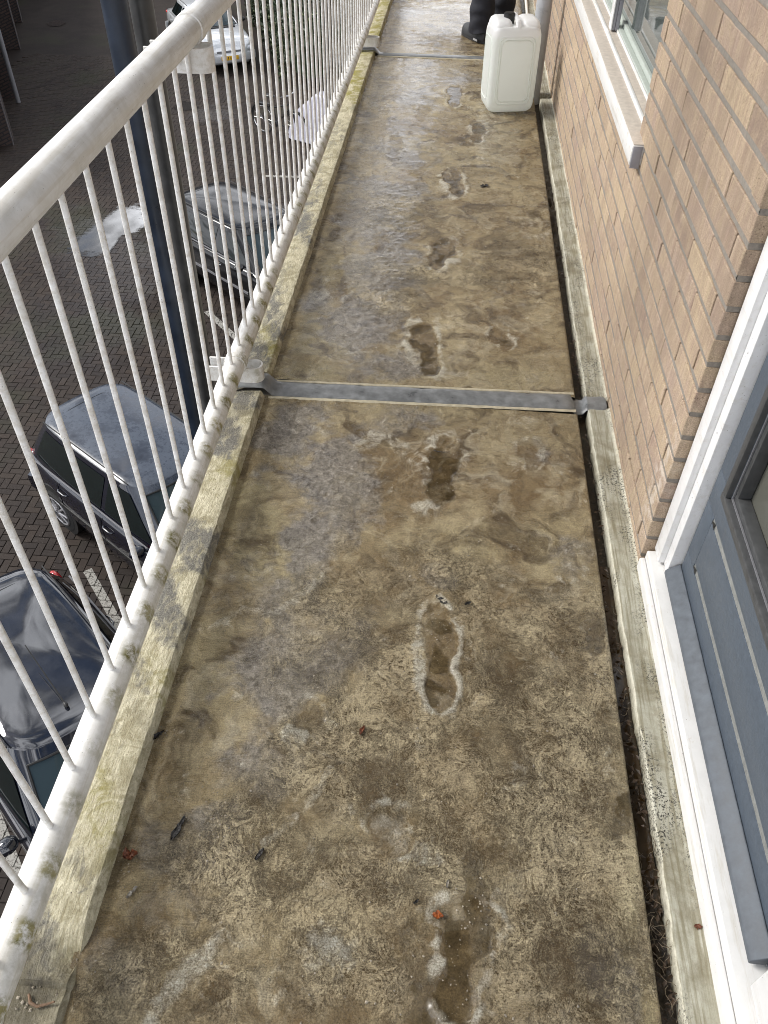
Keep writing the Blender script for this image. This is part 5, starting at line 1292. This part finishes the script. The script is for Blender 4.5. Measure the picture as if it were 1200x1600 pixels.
    g = G(); g.box(hl - .06, hl + .015, -.36, .36, .555, .61); g.build('grille', 'trim_grey', t, True, .006)
    if antenna:
        g = G(); x0 = xf_(zr) - .12; g.tube([(x0, -.02, zr + .07), (x0 - .62, -.02, zr + .30)], [.008, .004], 6); g.ellipsoid((x0, -.02, zr + .075), (.035, .02, .02), 10, 6); g.build('antenna', 'black', t)
    return t
def place(mx_, my_, head, off):       # put the roof centre (local x = off) at mx, my
    a = R(head); return (mx_ - off * math.cos(a), my_ - off * math.sin(a), -H)
car('navy blue hatchback with wet droplets and painted sky sheen on its roof, parked left of the rainwater pipe', place(-3.68, 7.30, -36, -.67), R(-36), 'navy_paint', antenna=False)
car('midnight blue car with cloud reflections on its roof, lowest at the left edge', place(-3.58, 4.12, -42, -.67), R(-42), 'midnight_paint', antenna=True, Ht=1.46)
car('black estate car with bright silvery roof reflection, behind the railing past the pipe', place(-3.85, 13.75, -40, -.67), R(-40), 'black_paint', L=4.2, Ht=1.45)
car('silver saloon with yellow number plate, farthest car near the hedge', place(-7.35, 26.9, -60, .9), R(-60), 'silver_paint', L=4.4, Ht=1.42, rear=-1.5, rear_t=-1.1, wsb=.95, wst=.2, tails=False)

# ---------------------------------------------------------------- bicycle, covered thing, hedge, garages
bx, by = -4.35, 20.9
t = thing('bicycle', 'black bicycle leaning below, seen through the railing', 'bicycle', (bx, by, -H), R(-28))
for xw in (-.52, .52):
    g = G(); g.tube([(xw + .33 * math.cos(a), 0, .34 + .33 * math.sin(a)) for a in np.linspace(0, 2 * math.pi, 29)], .019, 7, False); wh = g.build('wheel', 'tyre', t)
    g = G(); g.tube([(xw + .305 * math.cos(a), 0, .34 + .305 * math.sin(a)) for a in np.linspace(0, 2 * math.pi, 29)], .011, 6, False)
    for k in range(14):
        a = 2 * math.pi * k / 14; g.tube([(xw, 0, .34), (xw + .3 * math.cos(a), 0, .34 + .3 * math.sin(a))], .002, 4)
    g.build('rim', 'chrome', wh)
    g = G(); g.tube([(xw + .36 * math.cos(a), 0, .34 + .36 * math.sin(a)) for a in np.linspace(R(20), R(175), 14)], [.022] * 14, 6); g.build('mudguard', 'bike_black', t)
g = G()
for a, b in (((-.52, 0, .34), (-.08, 0, .30)), ((-.08, 0, .30), (.42, 0, .78)), ((-.08, 0, .30), (-.20, 0, .86)), ((-.20, 0, .78), (-.52, 0, .34)), ((-.16, 0, .66), (.40, 0, .84)), ((.52, 0, .34), (.38, 0, .95))): g.tube([a, b], .017, 8)
g.build('frame', 'bike_black', t)
g = G(); g.tube([(.26, -.30, 1.02), (.36, -.18, 1.06), (.38, 0, 1.03), (.36, .18, 1.06), (.26, .30, 1.02)], .013, 8); g.build('handlebar', 'chrome', t)
g = G(); g.ellipsoid((-.24, 0, .92), (.15, .085, .04), 14, 8); g.build('saddle', 'bike_black', t)
g = G(); g.box(-.72, -.30, -.07, .07, .70, .72); g.build('carrier', 'bike_black', t, True, .004)
g = G(); g.tube([(-.08, -.09, .30), (-.08, .09, .30)], .07, 16); g.tube([(-.08, .09, .30), (.06, .10, .22)], .012, 6); g.build('crank', 'bike_black', t)
cp = at_z(500, 215, -H)
t = thing('covered_scooter', 'pale lilac grey plastic cover draped over a scooter beside the bicycle', 'scooter cover', (-3.35, 20.7, -H), R(-28))
g = G(); rings = []; rq = random.Random(11)
for z, sx, sy in ((.05, .85, .36), (.3, .80, .33), (.6, .74, .29), (.82, .62, .24), (.98, .38, .20), (1.10, .26, .17), (1.16, .15, .10)):
    rings.append([(x + (.24 if z > .8 else 0.24 * z) + rq.uniform(-.02, .02), y + rq.uniform(-.02, .02), z) for x, y in rrect(sx, sy, min(sx, sy) * .7, 5)])
g.loft(rings); g.build('cover', 'lilac_cover', t, True, 0, 2, 70)
g = G()
for xw in (-.55, .6): g.tube([(xw, -.06, .2), (xw, .06, .2)], .2, 20)
g.build('wheel', 'tyre', t)

def hedge(label, x0, y0, x1, y1, w_, h_, n, seed, pale):
    rr = random.Random(seed); L = math.hypot(x1 - x0, y1 - y0); a = math.atan2(y1 - y0, x1 - x0)
    t = thing('hedge', label, 'hedge', (x0, y0, -H), a)
    for nm, mt, cnt in (('foliage', 'hedge_leaf', n), ('young_leaves', 'hedge_leaf_pale', pale)):
        g = G()
        for _ in range(cnt):
            x = rr.random() * L; q = rr.random()
            bulge = .85 + .3 * math.sin(x * 2.1) * .5 + .15 * math.sin(x * 5.3)
            if q < .55: y, z = rr.uniform(-w_, w_) * .5 * bulge, h_ * bulge * rr.uniform(.86, 1.05)
            else: y, z = rr.choice([-1, 1]) * w_ * .5 * bulge * rr.uniform(.85, 1.04), rr.uniform(.05, h_ * bulge)
            s = rr.uniform(.035, .075); d = Vector((rr.gauss(0, 1), rr.gauss(0, 1), rr.gauss(0, 1))).normalized(); e = d.orthogonal().normalized(); f = d.cross(e)
            c = Vector((x, y, z)); g.add([c - e * s, c + f * s * .5, c + e * s, c - f * s * .5], [(0, 1, 2, 3)])
        stuff(g.build(nm, mt, t, False))
    g = G()
    for k in range(int(L / .35)):
        x = .2 + k * .35; g.tube([(x, 0, 0), (x + rr.uniform(-.1, .1), rr.uniform(-.15, .15), h_ * .5), (x + rr.uniform(-.2, .2), rr.uniform(-.3, .3), h_ * .85)], [.03, .022, .01], 6)
    g.build('stems', 'bark', t)
    g = G(); rings = []
    for x in np.linspace(.1, L - .1, 24):
        b = .62 + .1 * math.sin(x * 2.1); rings.append([(x, .5 * w_ * b * math.cos(q), h_ * .45 + h_ * .42 * b * 1.2 * math.sin(q)) for q in [2 * math.pi * k / 10 for k in range(10)]])
    g.loft(rings); g.build('inner_growth', 'hedge_leaf', t, True)
    return t
hedge('clipped dark green hedge with pale young leaves at the car park edge', -4.1, 24.9, -7.2, 33.5, 1.7, 1.35, 9000, 21, 900)
hedge('deep dark hedge behind the railing nearer the building', -2.2, 24.3, -4.0, 33.0, 2.4, 1.7, 9000, 22, 120)

# unseen houses added beyond the car park to darken what the far puddle mirrors
g = G(); g.box(-42, -4, 50, 60, -H, 5.0); o = g.build('unseen_houses', 'farbrick', None, False); tag(o, 'dark brick houses closing the far end of the car park', 'houses')
# row of dark garages at the upper left
gd = Vector((-0.37, 0.929)); gdn = Vector((0.929, 0.37)); P0 = Vector((-10.72, 19.55))
t = thing('garage_row', 'row of dark brick garages with projecting piers, upper left corner', 'garages', (P0.x, P0.y, -H), math.atan2(gd.y, gd.x))
# local x along the row, local -y towards the car park
g = G(); g.box(-.6, 26, .45, 6.0, 0, 3.0); g.build('wall', 'farbrick', t, False)
g = G(); g.box(-.7, 26.2, .10, 6.2, 3.0, 3.25); g.build('roof_edge', 'pier_trim', t, False)
for k, x in enumerate((0.0, 3.62, 8.4, 11.7, 15.2, 18.8, 22.4)):
    g = G(); g.box(x, x + .55, 0.0, .449, 0, 2.999); pr = g.build('pier', 'farbrick', t, False)
    g = G(); g.box(x - .02, x + .03, -.02, -.001, 0, 2.95); g.build('pier_edge', 'pier_trim', pr, False)
    if k < 6:
        g = G()
        for j in range(9): g.box(x + .62, x + 2.95, .40, .447, .05 + j * .27, .05 + j * .27 + .262)
        g.build('garage_door', 'garage_door', t, False)
g = G(); g.tube([(3.2, -.06, 0), (3.2, -.06, 2.99)], .06, 14); g.build('drainpipe', 'garage_door' if False else 'trim_grey', t)
